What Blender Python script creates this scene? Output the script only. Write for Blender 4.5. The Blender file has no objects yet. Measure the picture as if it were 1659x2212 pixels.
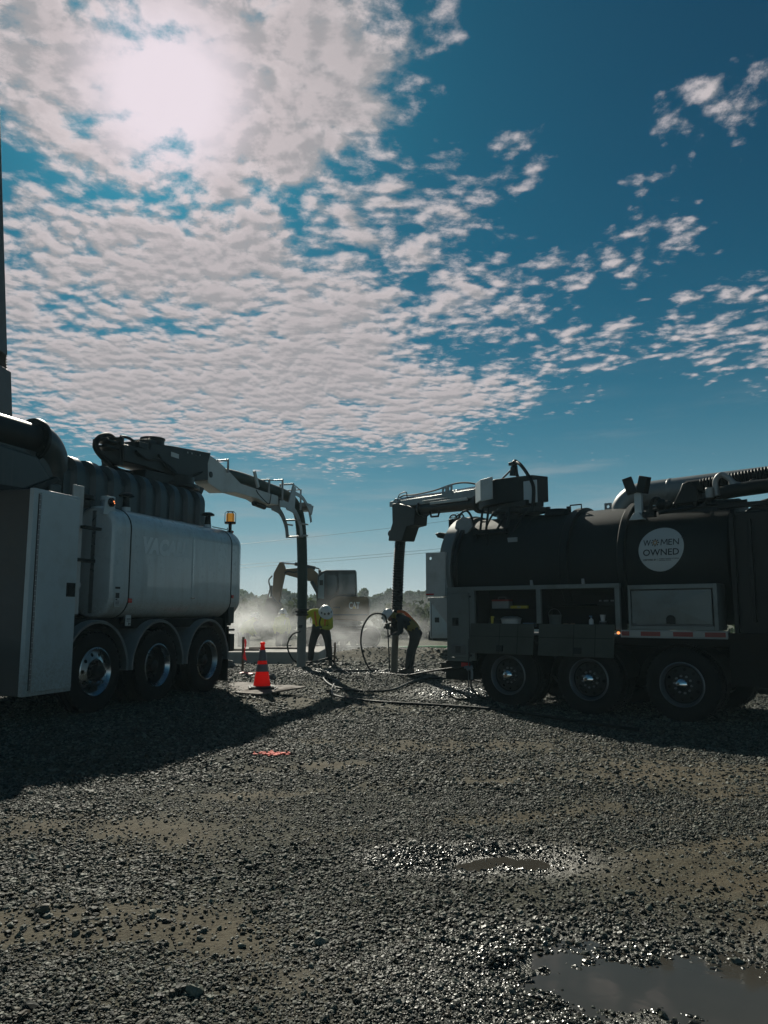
import bpy, bmesh, math, random
import numpy as np
from mathutils import Vector, Matrix, Euler, noise as mnoise

random.seed(7)
rng = np.random.default_rng(7)
SC = bpy.context.scene
COL = SC.collection
PI = math.pi
R = math.radians

# ------------------------------------------------------------------ camera
CAM_H = 1.42
PITCH = math.atan(219 / 1660)
cam = bpy.data.cameras.new("camera")
cam_o = bpy.data.objects.new("camera", cam)
COL.objects.link(cam_o)
cam_o.location = (0, 0, CAM_H)
cam_o.rotation_euler = (PI / 2 + PITCH, 0, 0)
cam.sensor_width = 36.0
cam.lens = 36.0 * 1660 / 2212
cam.clip_start = 0.05
cam.clip_end = 6000
SC.camera = cam_o

def view_dir(x, y):
    """direction of the photograph's point (x, y), in a 1659 x 2212 grid"""
    u, v = (x - 829.5) / 1660, (1106 - y) / 1660
    c, s = math.cos(PITCH), math.sin(PITCH)
    return Vector((u, c - v * s, s + v * c)).normalized()

# ------------------------------------------------------------------ light
SUN_DIR = view_dir(360, 198)
SUN_EL = math.asin(SUN_DIR.z)
SUN_AZ = math.atan2(SUN_DIR.x, SUN_DIR.y)
sun = bpy.data.lights.new("sun", 'SUN')
sun.energy = 5.0
sun.angle = R(0.6)
sun.color = (1.0, 0.955, 0.82)
sun_o = bpy.data.objects.new("sun", sun)
COL.objects.link(sun_o)
sun_o.rotation_euler = SUN_DIR.to_track_quat('Z', 'Y').to_euler()

SC.view_settings.view_transform = 'Standard'
SC.view_settings.look = 'None'
SC.view_settings.gamma = 1.0
SC.view_settings.use_curve_mapping = False
SC.view_settings.exposure = 0.10
SC.cycles.use_denoising = True
SC.cycles.max_bounces = 8
SC.cycles.volume_bounces = 1
SC.cycles.transparent_max_bounces = 16
SC.cycles.sample_clamp_indirect = 4.0
SC.cycles.volume_step_rate = 1.0
SC.cycles.volume_max_steps = 128

# ------------------------------------------------------------------ node helpers
class NT:
    def __init__(self, tree):
        self.t = tree
        tree.nodes.clear()
    def n(self, typ, **kw):
        nd = self.t.nodes.new(typ)
        for k, v in kw.items():
            if k.startswith("i_"):
                key = k[2:]
                key = int(key) if key.isdigit() else key.replace("_", " ")
                self.set(nd.inputs[key], v)
            else:
                setattr(nd, k, v)
        return nd
    def set(self, sock, v):
        if isinstance(v, bpy.types.NodeSocket):
            self.t.links.new(v, sock)
        elif hasattr(v, "outputs"):
            self.t.links.new(v.outputs[0], sock)
        else:
            if sock.type == 'RGBA' and len(v) == 3:
                v = (*v, 1)
            sock.default_value = v
    def m(self, op, a, b=None, c=None, clamp=False):
        nd = self.t.nodes.new("ShaderNodeMath")
        nd.operation = op
        nd.use_clamp = clamp
        for i, v in enumerate((a, b, c)):
            if v is not None:
                self.set(nd.inputs[i], v)
        return nd.outputs[0]
    def vm(self, op, a, b=None, out=0):
        nd = self.t.nodes.new("ShaderNodeVectorMath")
        nd.operation = op
        self.set(nd.inputs[0], a)
        if b is not None:
            if op == 'SCALE':
                self.set(nd.inputs[3], b)
            else:
                self.set(nd.inputs[1], b)
        return nd.outputs[out]
    def mix(self, f, a, b, blend='MIX'):
        nd = self.t.nodes.new("ShaderNodeMix")
        nd.data_type = 'RGBA'
        nd.blend_type = blend
        self.set(nd.inputs[0], f)
        self.set(nd.inputs[6], a)
        self.set(nd.inputs[7], b)
        return nd.outputs[2]
    def ramp(self, f, lo, hi, a=0.0, b=1.0, smooth=True):
        nd = self.t.nodes.new("ShaderNodeMapRange")
        nd.interpolation_type = 'SMOOTHSTEP' if smooth else 'LINEAR'
        for i, v in enumerate((f, lo, hi, a, b)):
            self.set(nd.inputs[i], v)
        return nd.outputs[0]
    def noise(self, vec, scale, detail=4, rough=0.55, dim='3D', w=None, dist=0.0):
        nd = self.t.nodes.new("ShaderNodeTexNoise")
        nd.noise_dimensions = dim
        self.set(nd.inputs['Vector'], vec)
        nd.inputs['Scale'].default_value = scale
        nd.inputs['Detail'].default_value = detail
        nd.inputs['Roughness'].default_value = rough
        nd.inputs['Distortion'].default_value = dist
        return nd.outputs[0]

# ------------------------------------------------------------------ world: sky with broken altocumulus
world = bpy.data.worlds.new("World")
SC.world = world
world.use_nodes = True
W = NT(world.node_tree)
tc = W.n("ShaderNodeTexCoord")
D = W.vm('NORMALIZE', tc.outputs['Generated'])
sky = W.n("ShaderNodeTexSky", sky_type='NISHITA', sun_disc=False, sun_elevation=SUN_EL, sun_rotation=SUN_AZ,
          altitude=200.0, air_density=1.0, dust_density=0.6, ozone_density=2.5)
W.set(sky.inputs[0], D)
sep = W.n("ShaderNodeSeparateXYZ")
W.set(sep.inputs[0], D)
zpos = W.m('MAXIMUM', sep.outputs[2], 0.0)
# deep teal blue air
hor = W.m('POWER', W.m('SUBTRACT', 1.0, zpos), 5.0)
hor2 = W.m('POWER', W.m('SUBTRACT', 1.0, zpos), 11.5)
sky_c = W.mix(1.0, sky.outputs[0], (0.002, 0.150, 0.205), 'MULTIPLY')
sky_c = W.mix(W.m('MULTIPLY', hor, 0.9), sky_c, (0.12, 2.95, 4.0))
sky_c = W.mix(W.m('MULTIPLY', hor2, 0.95), sky_c, (6.7, 6.6, 6.6))
cosang = W.vm('DOT_PRODUCT', D, tuple(SUN_DIR), out=1)
ang = W.m('ARCCOSINE', W.m('MINIMUM', W.m('MAXIMUM', cosang, -1.0), 1.0))
aur = W.m('EXPONENT', W.m('MULTIPLY', W.m('POWER', W.m('DIVIDE', ang, R(8.5)), 2.0), -1.0))
aur_w = W.m('EXPONENT', W.m('MULTIPLY', W.m('DIVIDE', ang, R(20.0)), -1.0))
# cloud layer coordinates
zz = W.m('ADD', zpos, 0.045)
comb = W.n("ShaderNodeCombineXYZ")
W.set(comb.inputs[0], W.m('DIVIDE', sep.outputs[0], zz))
W.set(comb.inputs[1], W.m('DIVIDE', sep.outputs[1], zz))
Pc = comb.outputs[0]
# slow drift of the layer, so that rows of puffs do not repeat
warp = W.n("ShaderNodeTexNoise", noise_dimensions='2D')
W.set(warp.inputs['Vector'], Pc)
warp.inputs['Scale'].default_value = 1.6
warp.inputs['Detail'].default_value = 2
Pw = W.vm('ADD', Pc, W.vm('SCALE', W.vm('SUBTRACT', warp.outputs[1], (0.5, 0.5, 0.5)), 0.10))

BANKS = [  # where the banks of cloud stand: (x, y, rx, ry, weight)
    (430, 660, 700, 250, 1.0), (540, 840, 720, 185, 1.12), (880, 500, 300, 130, .80), (250, 90, 640, 280, 1.2), (980, 690, 300, 240, .68),
    (80, 420, 380, 130, .66), (600, 430, 380, 80, .62), (1390, 545, 150, 80, .62), (1330, 740, 380, 75, .60),
    (1500, 245, 260, 65, .58), (1125, 335, 100, 80, .64), (1230, 590, 150, 50, .55), (1560, 650, 190, 70, .62),
    (905, 55, 130, 90, .62), (1640, 760, 180, 80, .5), (560, 250, 260, 90, .55), (1210, 870, 160, 40, .42), (1420, 360, 130, 45, .38),
]
bank = None
for (bx, by, rx, ry, wt) in BANKS:
    c = view_dir(bx, by)
    dv = W.vm('SUBTRACT', D, tuple(c))
    dv = W.vm('MULTIPLY', dv, (1660 / rx, 0.8, 1660 / ry))
    ln = W.vm('LENGTH', dv, out=1)
    b = W.m('MULTIPLY', W.ramp(ln, 0.35, 1.25, 1.0, 0.0), wt)
    bank = b if bank is None else W.m('MAXIMUM', bank, b)
# away from these, the same broken layer goes on
far_cov = W.m('MULTIPLY', W.ramp(W.noise(Pc, 0.35, 2, 0.5, '2D'), 0.55, 0.75), 0.62)
behind = W.ramp(sep.outputs[1], 0.35, -0.1)
bank = W.m('MAXIMUM', bank, W.m('MULTIPLY', far_cov, behind))

def cloud_density(P):
    n1 = W.noise(P, 1.9, 2, 0.5, '2D')
    n2 = W.noise(P, 8.0, 8, 0.66, '2D')
    v = W.n("ShaderNodeTexVoronoi", feature='SMOOTH_F1', voronoi_dimensions='2D')
    W.set(v.inputs['Vector'], P)
    v.inputs['Scale'].default_value = 15.0
    v.inputs['Smoothness'].default_value = 0.6
    v.inputs['Detail'].default_value = 1.0
    v.inputs['Roughness'].default_value = 0.5
    puff = W.m('SUBTRACT', 0.5, v.outputs[0])
    f = W.m('ADD', W.m('MULTIPLY', W.m('SUBTRACT', n1, 0.5), 1.5), W.m('MULTIPLY', W.m('SUBTRACT', n2, 0.5), 2.35))
    return W.m('ADD', f, W.m('MULTIPLY', puff, 0.62))
f0 = cloud_density(Pw)
sd = Vector((SUN_DIR.x, SUN_DIR.y, 0)) / (SUN_DIR.z + .045)
tosun = W.vm('NORMALIZE', W.vm('SUBTRACT', tuple(sd), Pc))
f1 = cloud_density(W.vm('ADD', Pw, W.vm('SCALE', tosun, 0.030)))
d0 = W.m('ADD', f0, W.m('SUBTRACT', W.m('MULTIPLY', bank, 1.30), 0.72))
dens = W.ramp(d0, -0.24, 0.56)
thick = W.ramp(d0, 0.2, 1.0)
rim = W.ramp(W.m('SUBTRACT', f0, f1), -0.30, 0.30)
veil = W.m('MULTIPLY', W.ramp(W.noise(W.vm('MULTIPLY', Pc, (0.28, 1.0, 1.0)), 1.1, 4, 0.6, '2D'), 0.45, 0.8), 0.06)
lit = W.mix(rim, (3.3, 3.3, 3.45), (6.2, 5.6, 5.7))
lit = W.mix(W.m('MULTIPLY', thick, 0.5), lit, (3.7, 3.4, 3.5))
fade = W.ramp(zpos, 0.0, 0.16)
lit = W.mix(1.0, lit, W.mix(aur, (1, 1, 1), (1.32, 1.26, 1.26)), 'MULTIPLY')
lit = W.mix(W.ramp(W.m('ABSOLUTE', ang), R(34), R(85)), lit, W.mix(1.0, lit, (0.42, 0.5, 0.55), 'MULTIPLY'))
glow = W.mix(1.0, (0.75, 2.2, 2.9), W.m('ADD', W.m('MULTIPLY', aur_w, 0.34), W.m('MULTIPLY', aur, 0.45)), 'MULTIPLY')
air = W.mix(1.0, sky_c, glow, 'ADD')
core = W.ramp(ang, R(6.9), R(2.2))
lit = W.mix(core, lit, (8.2, 7.3, 7.9))
streak = W.ramp(W.noise(W.vm('MULTIPLY', D, (2.4, 2.4, 17.0)), 1.7, 5, 0.6), 0.47, 0.75)
streak = W.m('MULTIPLY', W.m('MULTIPLY', streak, W.ramp(zpos, 0.03, 0.10)), W.ramp(zpos, 0.30, 0.16))
air = W.mix(W.m('MULTIPLY', streak, 0.5), air, (3.6, 3.9, 4.1))
air = W.mix(veil, air, (3.4, 3.5, 3.7))
alpha = W.m('MAXIMUM', W.m('MULTIPLY', W.m('MULTIPLY', dens, 0.97), fade), W.ramp(W.m('ADD', ang, W.m('MULTIPLY', W.m('SUBTRACT', f0, 0.0), R(-3.2))), R(6.2), R(3.8)))
full = W.mix(alpha, air, lit)
bg = W.n("ShaderNodeBackground")
W.set(bg.inputs[0], full)
bg.inputs[1].default_value = 0.095
world.cycles.sampling_method = 'MANUAL'
world.cycles.sample_map_resolution = 512
wo = W.n("ShaderNodeOutputWorld")
W.t.links.new(bg.outputs[0], wo.inputs[0])

# ------------------------------------------------------------------ materials
def new_mat(name):
    m = bpy.data.materials.new(name)
    m.use_nodes = True
    return m, NT(m.node_tree)

def surf(name, col, rough=0.5, metal=0.0, var=0.25, scale=6.0, dirt=0.0, dirt_col=(0.10, 0.085, 0.065), bump=0.0,
         bscale=60.0, spec=0.5, coat=0.0, rvar=0.12, streak=False, trans=0.0, splash=None):
    m, T = new_mat(name)
    t = T.n("ShaderNodeTexCoord")
    o = t.outputs['Object']
    n = T.noise(o, scale, 6, 0.6)
    c2 = tuple(min(1, c * (1 + var)) for c in col)
    c1 = tuple(c * (1 - var) for c in col)
    base = T.mix(n, c1, c2)
    rr = T.m('ADD', rough - rvar / 2, T.m('MULTIPLY', T.noise(o, scale * 2.3, 5, 0.6), rvar))
    if dirt > 0:
        v = T.vm('MULTIPLY', o, (7, 7, 0.7)) if streak else T.vm('MULTIPLY', o, (2.2, 2.2, 2.2))
        dn = T.noise(v, 1.0, 7, 0.65)
        msk = T.m('MULTIPLY', T.ramp(dn, 0.46, 0.72), dirt, clamp=True)
        base = T.mix(msk, base, dirt_col)
        rr = T.m('ADD', rr, T.m('MULTIPLY', msk, 0.35), clamp=True)
    if splash:
        sz = T.n("ShaderNodeSeparateXYZ")
        T.set(sz.inputs[0], o)
        up = T.m('ADD', sz.outputs[2], T.m('MULTIPLY', T.noise(o, 5.0, 7, 0.7), 0.9))
        sp_ = T.m('MULTIPLY', T.ramp(up, splash[1], splash[0], 0.0, 1.0), T.ramp(T.noise(o, 40.0, 5, 0.7), 0.40, 0.62, 0.25, 0.85))
        base = T.mix(sp_, base, dirt_col)
        rr = T.m('ADD', rr, T.m('MULTIPLY', sp_, 0.4), clamp=True)
    b = T.n("ShaderNodeBsdfPrincipled")
    T.set(b.inputs['Base Color'], base)
    T.set(b.inputs['Roughness'], rr)
    b.inputs['Metallic'].default_value = metal
    b.inputs['Specular IOR Level'].default_value = spec
    b.inputs['Coat Weight'].default_value = coat
    b.inputs['Transmission Weight'].default_value = trans
    if bump > 0:
        bp = T.n("ShaderNodeBump")
        bp.inputs['Strength'].default_value = bump
        bp.inputs['Distance'].default_value = 0.01
        T.set(bp.inputs['Height'], T.noise(o, bscale, 5, 0.6))
        T.set(b.inputs['Normal'], bp)
    out = T.n("ShaderNodeOutputMaterial")
    T.t.links.new(b.outputs[0], out.inputs[0])
    return m

def glow_mat(name, col, emit, strength):
    m, T = new_mat(name)
    b = T.n("ShaderNodeBsdfPrincipled")
    T.set(b.inputs['Base Color'], (*col, 1))
    b.inputs['Roughness'].default_value = 0.15
    T.set(b.inputs['Emission Color'], (*emit, 1))
    b.inputs['Emission Strength'].default_value = strength
    out = T.n("ShaderNodeOutputMaterial")
    T.t.links.new(b.outputs[0], out.inputs[0])
    return m

M = {}
M['white_tank'] = surf('white_tank_paint', (0.50, 0.565, 0.57), 0.28, var=0.07, dirt=0.36, dirt_col=(0.30, 0.29, 0.26), streak=True, coat=0.35, splash=(1.45, 2.35))
M['white_box'] = surf('white_box_paint', (0.44, 0.505, 0.52), 0.42, var=0.08, dirt=0.38, dirt_col=(0.31, 0.295, 0.26), splash=(.75, 1.7))
M['white_dull'] = surf('white_weathered_paint', (0.50, 0.50, 0.48), 0.5, var=0.12, dirt=0.45, dirt_col=(0.22, 0.2, 0.17))
M['locker_end_shade'] = surf('shaded_white_locker_end', (0.045, 0.046, 0.046), 0.5, var=0.1, dirt=0.3)  # white locker paint with the end's shade put into the colour
M['ghost'] = surf('faded_lettering', (0.74, 0.80, 0.80), 0.7, var=0.10, scale=20)
M['debris'] = surf('charcoal_tank_paint', (0.024, 0.036, 0.038), 0.36, var=0.15, dirt=0.3, dirt_col=(0.10, 0.095, 0.085), streak=True)
M['black'] = surf('black_paint', (0.004, 0.0065, 0.0065), 0.42, var=0.2, spec=0.26, dirt=0.3, dirt_col=(0.014, 0.013, 0.011))
M['tank_black'] = surf('black_tank_paint', (0.006, 0.0105, 0.0105), 0.56, var=0.25, spec=0.26, dirt=0.5, dirt_col=(0.015, 0.016, 0.0145), bump=0.06, bscale=25)
M['frame'] = surf('chassis_black', (0.006, 0.006, 0.006), 0.7, spec=0.25, dirt=0.4, dirt_col=(0.016, 0.014, 0.012))
M['rubber'] = surf('tyre_rubber', (0.008, 0.008, 0.008), 0.85, var=0.3, spec=0.25, dirt=0.4, dirt_col=(0.022, 0.019, 0.015), bump=0.2, bscale=90)
M['flap'] = surf('mudflap_rubber', (0.012, 0.010, 0.008), 0.8, spec=0.25, dirt=0.6, dirt_col=(0.026, 0.019, 0.013))
M['alu'] = surf('polished_aluminium', (0.42, 0.455, 0.48), 0.24, 1.0, var=0.10, dirt=0.5, dirt_col=(0.10, 0.09, 0.075), rvar=0.14)
M['alu_dull'] = surf('dull_aluminium', (0.20, 0.21, 0.22), 0.42, 0.8, var=0.1, dirt=0.35)
M['steel_rim'] = surf('dark_wheel_dish', (0.016, 0.016, 0.016), 0.55, 0.2, dirt=0.6, dirt_col=(0.022, 0.019, 0.015))
M['chrome'] = surf('chrome', (0.75, 0.76, 0.78), 0.08, 1.0, var=0.03)
M['fender'] = surf('fender_plastic', (0.15, 0.175, 0.18), 0.38, var=0.1, dirt=0.5, dirt_col=(0.10, 0.09, 0.075))
M['hose_green'] = surf('dark_green_hose', (0.005, 0.024, 0.017), 0.6, var=0.3, bump=0.05)
M['hose_black'] = surf('black_hose', (0.007, 0.009, 0.009), 0.6, var=0.3, spec=0.25)
M['wand'] = surf('grey_steel_tube', (0.20, 0.20, 0.19), 0.5, 0.35, var=0.15, dirt=0.5, dirt_col=(0.16, 0.14, 0.115))
M['wand_brown'] = surf('muddy_steel_tube', (0.16, 0.145, 0.12), 0.6, 0.2, var=0.2, dirt=0.6, dirt_col=(0.15, 0.125, 0.09))
M['grey_pipe'] = surf('grey_painted_pipe', (0.20, 0.215, 0.215), 0.4, 0.2, var=0.12, dirt=0.3)
M['boom_white'] = surf('boom_white_paint', (0.44, 0.46, 0.445), 0.4, var=0.08, dirt=0.4, dirt_col=(0.25, 0.22, 0.18))
M['boom_grey'] = surf('boom_grey_paint', (0.27, 0.28, 0.28), 0.35, 0.15, var=0.12, dirt=0.4)
M['red'] = surf('red_reflector', (0.50, 0.02, 0.015), 0.25, var=0.15)
M['refl_white'] = surf('white_reflector', (0.32, 0.32, 0.30), 0.35, var=0.1, dirt=0.3)
M['label'] = surf('label_white', (0.46, 0.48, 0.47), 0.5, var=0.05)
M['ink'] = surf('label_ink', (0.02, 0.02, 0.022), 0.5)
M['amber'] = glow_mat('amber_lens_lit', (0.75, 0.30, 0.03), (1.0, 0.45, 0.06), 0.22)
M['amber_glint'] = glow_mat('amber_glint_glow', (1.0, 0.4, 0.1), (1.0, 0.28, 0.08), 1.6)  # emission imitates reflected glints on amber lenses, no lit bulb
M['lens_dark'] = surf('dark_lens', (0.03, 0.008, 0.006), 0.12)
M['cone'] = surf('cone_orange', (0.78, 0.055, 0.022), 0.42, var=0.08, dirt=0.18, dirt_col=(0.28, 0.05, 0.03))
M['collar'] = surf('cone_reflective_collar', (0.17, 0.145, 0.15), 0.35, var=0.1, dirt=0.3)
M['conebase'] = surf('cone_base_rubber', (0.014, 0.014, 0.014), 0.7)
M['ply'] = surf('weathered_board', (0.125, 0.10, 0.085), 0.75, var=0.3, scale=3.0, spec=0.2, dirt=0.8, dirt_col=(0.035, 0.029, 0.023), bump=0.15, bscale=30)
M['wood'] = surf('stake_wood', (0.16, 0.10, 0.065), 0.7, var=0.3, bump=0.1)
M['ribbon'] = surf('pink_flagging', (0.85, 0.10, 0.10), 0.5, var=0.1, trans=0.0)
M['red_tape'] = surf('red_tape_dirty', (0.24, 0.016, 0.012), 0.35, var=0.2, dirt=0.3)
M['paint_mark'] = surf('orange_marking_paint', (0.80, 0.09, 0.045), 0.7, var=0.3, scale=40)
M['hivis'] = surf('yellow_hi_vis_cloth', (0.50, 0.58, 0.07), 0.8, var=0.15, bump=0.3, bscale=20)
M['hivis_org'] = surf('orange_hi_vis_cloth', (0.75, 0.17, 0.05), 0.8, var=0.15)
M['silver'] = surf('silver_tape', (0.5, 0.5, 0.48), 0.4, var=0.1)
M['trouser'] = surf('dark_work_trousers', (0.030, 0.030, 0.028), 0.85, var=0.3, dirt=0.4, dirt_col=(0.07, 0.06, 0.045), bump=0.4, bscale=18)
M['shirt_navy'] = surf('dark_shirt', (0.014, 0.018, 0.022), 0.85, var=0.3, bump=0.4, bscale=18)
M['boot'] = surf('boot_leather', (0.05, 0.034, 0.024), 0.65, dirt=0.5)
M['skin'] = surf('skin', (0.32, 0.17, 0.11), 0.55, var=0.12)
M['hair'] = surf('dark_hair', (0.02, 0.015, 0.012), 0.6)
M['glove'] = surf('work_glove', (0.045, 0.05, 0.055), 0.8)
M['hat_white'] = surf('white_hard_hat', (0.74, 0.74, 0.72), 0.3, var=0.05)
M['sticker'] = surf('hat_sticker', (0.10, 0.10, 0.11), 0.5, var=0.3)
M['concrete'] = surf('dusty_concrete', (0.34, 0.325, 0.30), 0.85, var=0.2, scale=2.0, dirt=0.5, dirt_col=(0.26, 0.22, 0.18), bump=0.25, bscale=25)
M['exc_yellow'] = surf('excavator_ochre_paint', (0.21, 0.125, 0.055), 0.55, var=0.15, dirt=0.5, dirt_col=(0.13, 0.10, 0.07))
M['exc_dark'] = surf('excavator_dark_paint', (0.012, 0.016, 0.016), 0.45, dirt=0.3)
M['glass'] = surf('dark_window_glass', (0.035, 0.055, 0.06), 0.08, var=0.1, spec=0.6)
M['glass_pale'] = surf('pale_window_glass', (0.20, 0.26, 0.27), 0.10, var=0.1, spec=0.6)
M['exc_white'] = surf('white_mark', (0.66, 0.66, 0.62), 0.5)
M['exc_mark'] = surf('ochre_mark', (0.55, 0.36, 0.06), 0.5)
M['bark'] = surf('bark', (0.055, 0.045, 0.035), 0.9, var=0.3, bump=0.4, bscale=30)
M['rock'] = surf('grey_rock', (0.11, 0.105, 0.10), 0.8, var=0.3, bump=0.4, bscale=15)
M['green_mesh'] = surf('green_silt_sock', (0.05, 0.30, 0.10), 0.7, var=0.2)
M['cable'] = surf('cable_metal', (0.08, 0.085, 0.09), 0.5, 0.5)
M['pole_steel'] = surf('dark_mast_steel', (0.05, 0.045, 0.042), 0.5, 0.2, dirt=0.4)
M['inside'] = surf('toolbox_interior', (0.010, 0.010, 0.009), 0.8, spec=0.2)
M['door_grey'] = surf('toolbox_door_alu', (0.165, 0.185, 0.18), 0.45, 0.3, var=0.12, dirt=0.5, dirt_col=(0.12, 0.11, 0.09))
M['poly'] = surf('translucent_drop_door', (0.062, 0.066, 0.054), 0.65, var=0.12, spec=0.3, dirt=0.4, dirt_col=(0.04, 0.038, 0.03))
M['yellow_tool'] = surf('yellow_plastic', (0.55, 0.42, 0.03), 0.4)
M['blue_plastic'] = surf('blue_plastic', (0.06, 0.14, 0.25), 0.4)
M['white_plastic'] = surf('white_plastic', (0.6, 0.6, 0.58), 0.4)
M['gold'] = surf('decal_tan', (0.32, 0.18, 0.07), 0.5)

def leaf_mat(name, col, tcol):
    m, T = new_mat(name)
    t = T.n("ShaderNodeTexCoord")
    n = T.noise(t.outputs['Object'], 0.9, 3, 0.6)
    base = T.mix(n, tuple(c * 0.6 for c in col), tuple(c * 1.5 for c in col))
    d = T.n("ShaderNodeBsdfDiffuse")
    T.set(d.inputs[0], base)
    tr = T.n("ShaderNodeBsdfTranslucent")
    T.set(tr.inputs[0], (*tcol, 1))
    ms = T.n("ShaderNodeMixShader")
    ms.inputs[0].default_value = 0.3
    T.t.links.new(d.outputs[0], ms.inputs[1])
    T.t.links.new(tr.outputs[0], ms.inputs[2])
    out = T.n("ShaderNodeOutputMaterial")
    T.t.links.new(ms.outputs[0], out.inputs[0])
    return m
def thin_mat(name, col, tcol, f, rough=0.5):
    """thin sheet that lets some sun through"""
    m, T = new_mat(name)
    t = T.n("ShaderNodeTexCoord")
    n = T.noise(t.outputs['Object'], 14, 5, 0.6)
    b = T.n("ShaderNodeBsdfPrincipled")
    T.set(b.inputs['Base Color'], T.mix(n, tuple(c * .8 for c in col), tuple(min(1, c * 1.15) for c in col)))
    b.inputs['Roughness'].default_value = rough
    tr = T.n("ShaderNodeBsdfTranslucent")
    T.set(tr.inputs[0], (*tcol, 1))
    ms = T.n("ShaderNodeMixShader")
    ms.inputs[0].default_value = f
    T.t.links.new(b.outputs[0], ms.inputs[1])
    T.t.links.new(tr.outputs[0], ms.inputs[2])
    out = T.n("ShaderNodeOutputMaterial")
    T.t.links.new(ms.outputs[0], out.inputs[0])
    return m
M['cone'] = thin_mat('cone_orange', (0.80, 0.045, 0.018), (1.0, 0.06, 0.022), 0.68, 0.4)
M['ribbon'] = thin_mat('pink_flagging', (0.85, 0.09, 0.09), (0.9, 0.12, 0.12), 0.35)
M['hivis'] = thin_mat('yellow_hi_vis_cloth', (0.42, 0.47, 0.065), (0.52, 0.58, 0.08), 0.28, 0.85)
M['hivis_dull'] = thin_mat('dull_yellow_vest_cloth', (0.27, 0.235, 0.045), (0.36, 0.30, 0.06), 0.28, 0.85)
M['hivis_org'] = thin_mat('orange_hi_vis_cloth', (0.70, 0.19, 0.06), (0.85, 0.25, 0.08), 0.25, 0.8)
M['leaf_a'] = leaf_mat('leaf_dark', (0.030, 0.048, 0.024), (0.06, 0.09, 0.03))
M['leaf_b'] = leaf_mat('leaf_mid', (0.042, 0.062, 0.028), (0.08, 0.11, 0.04))

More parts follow.
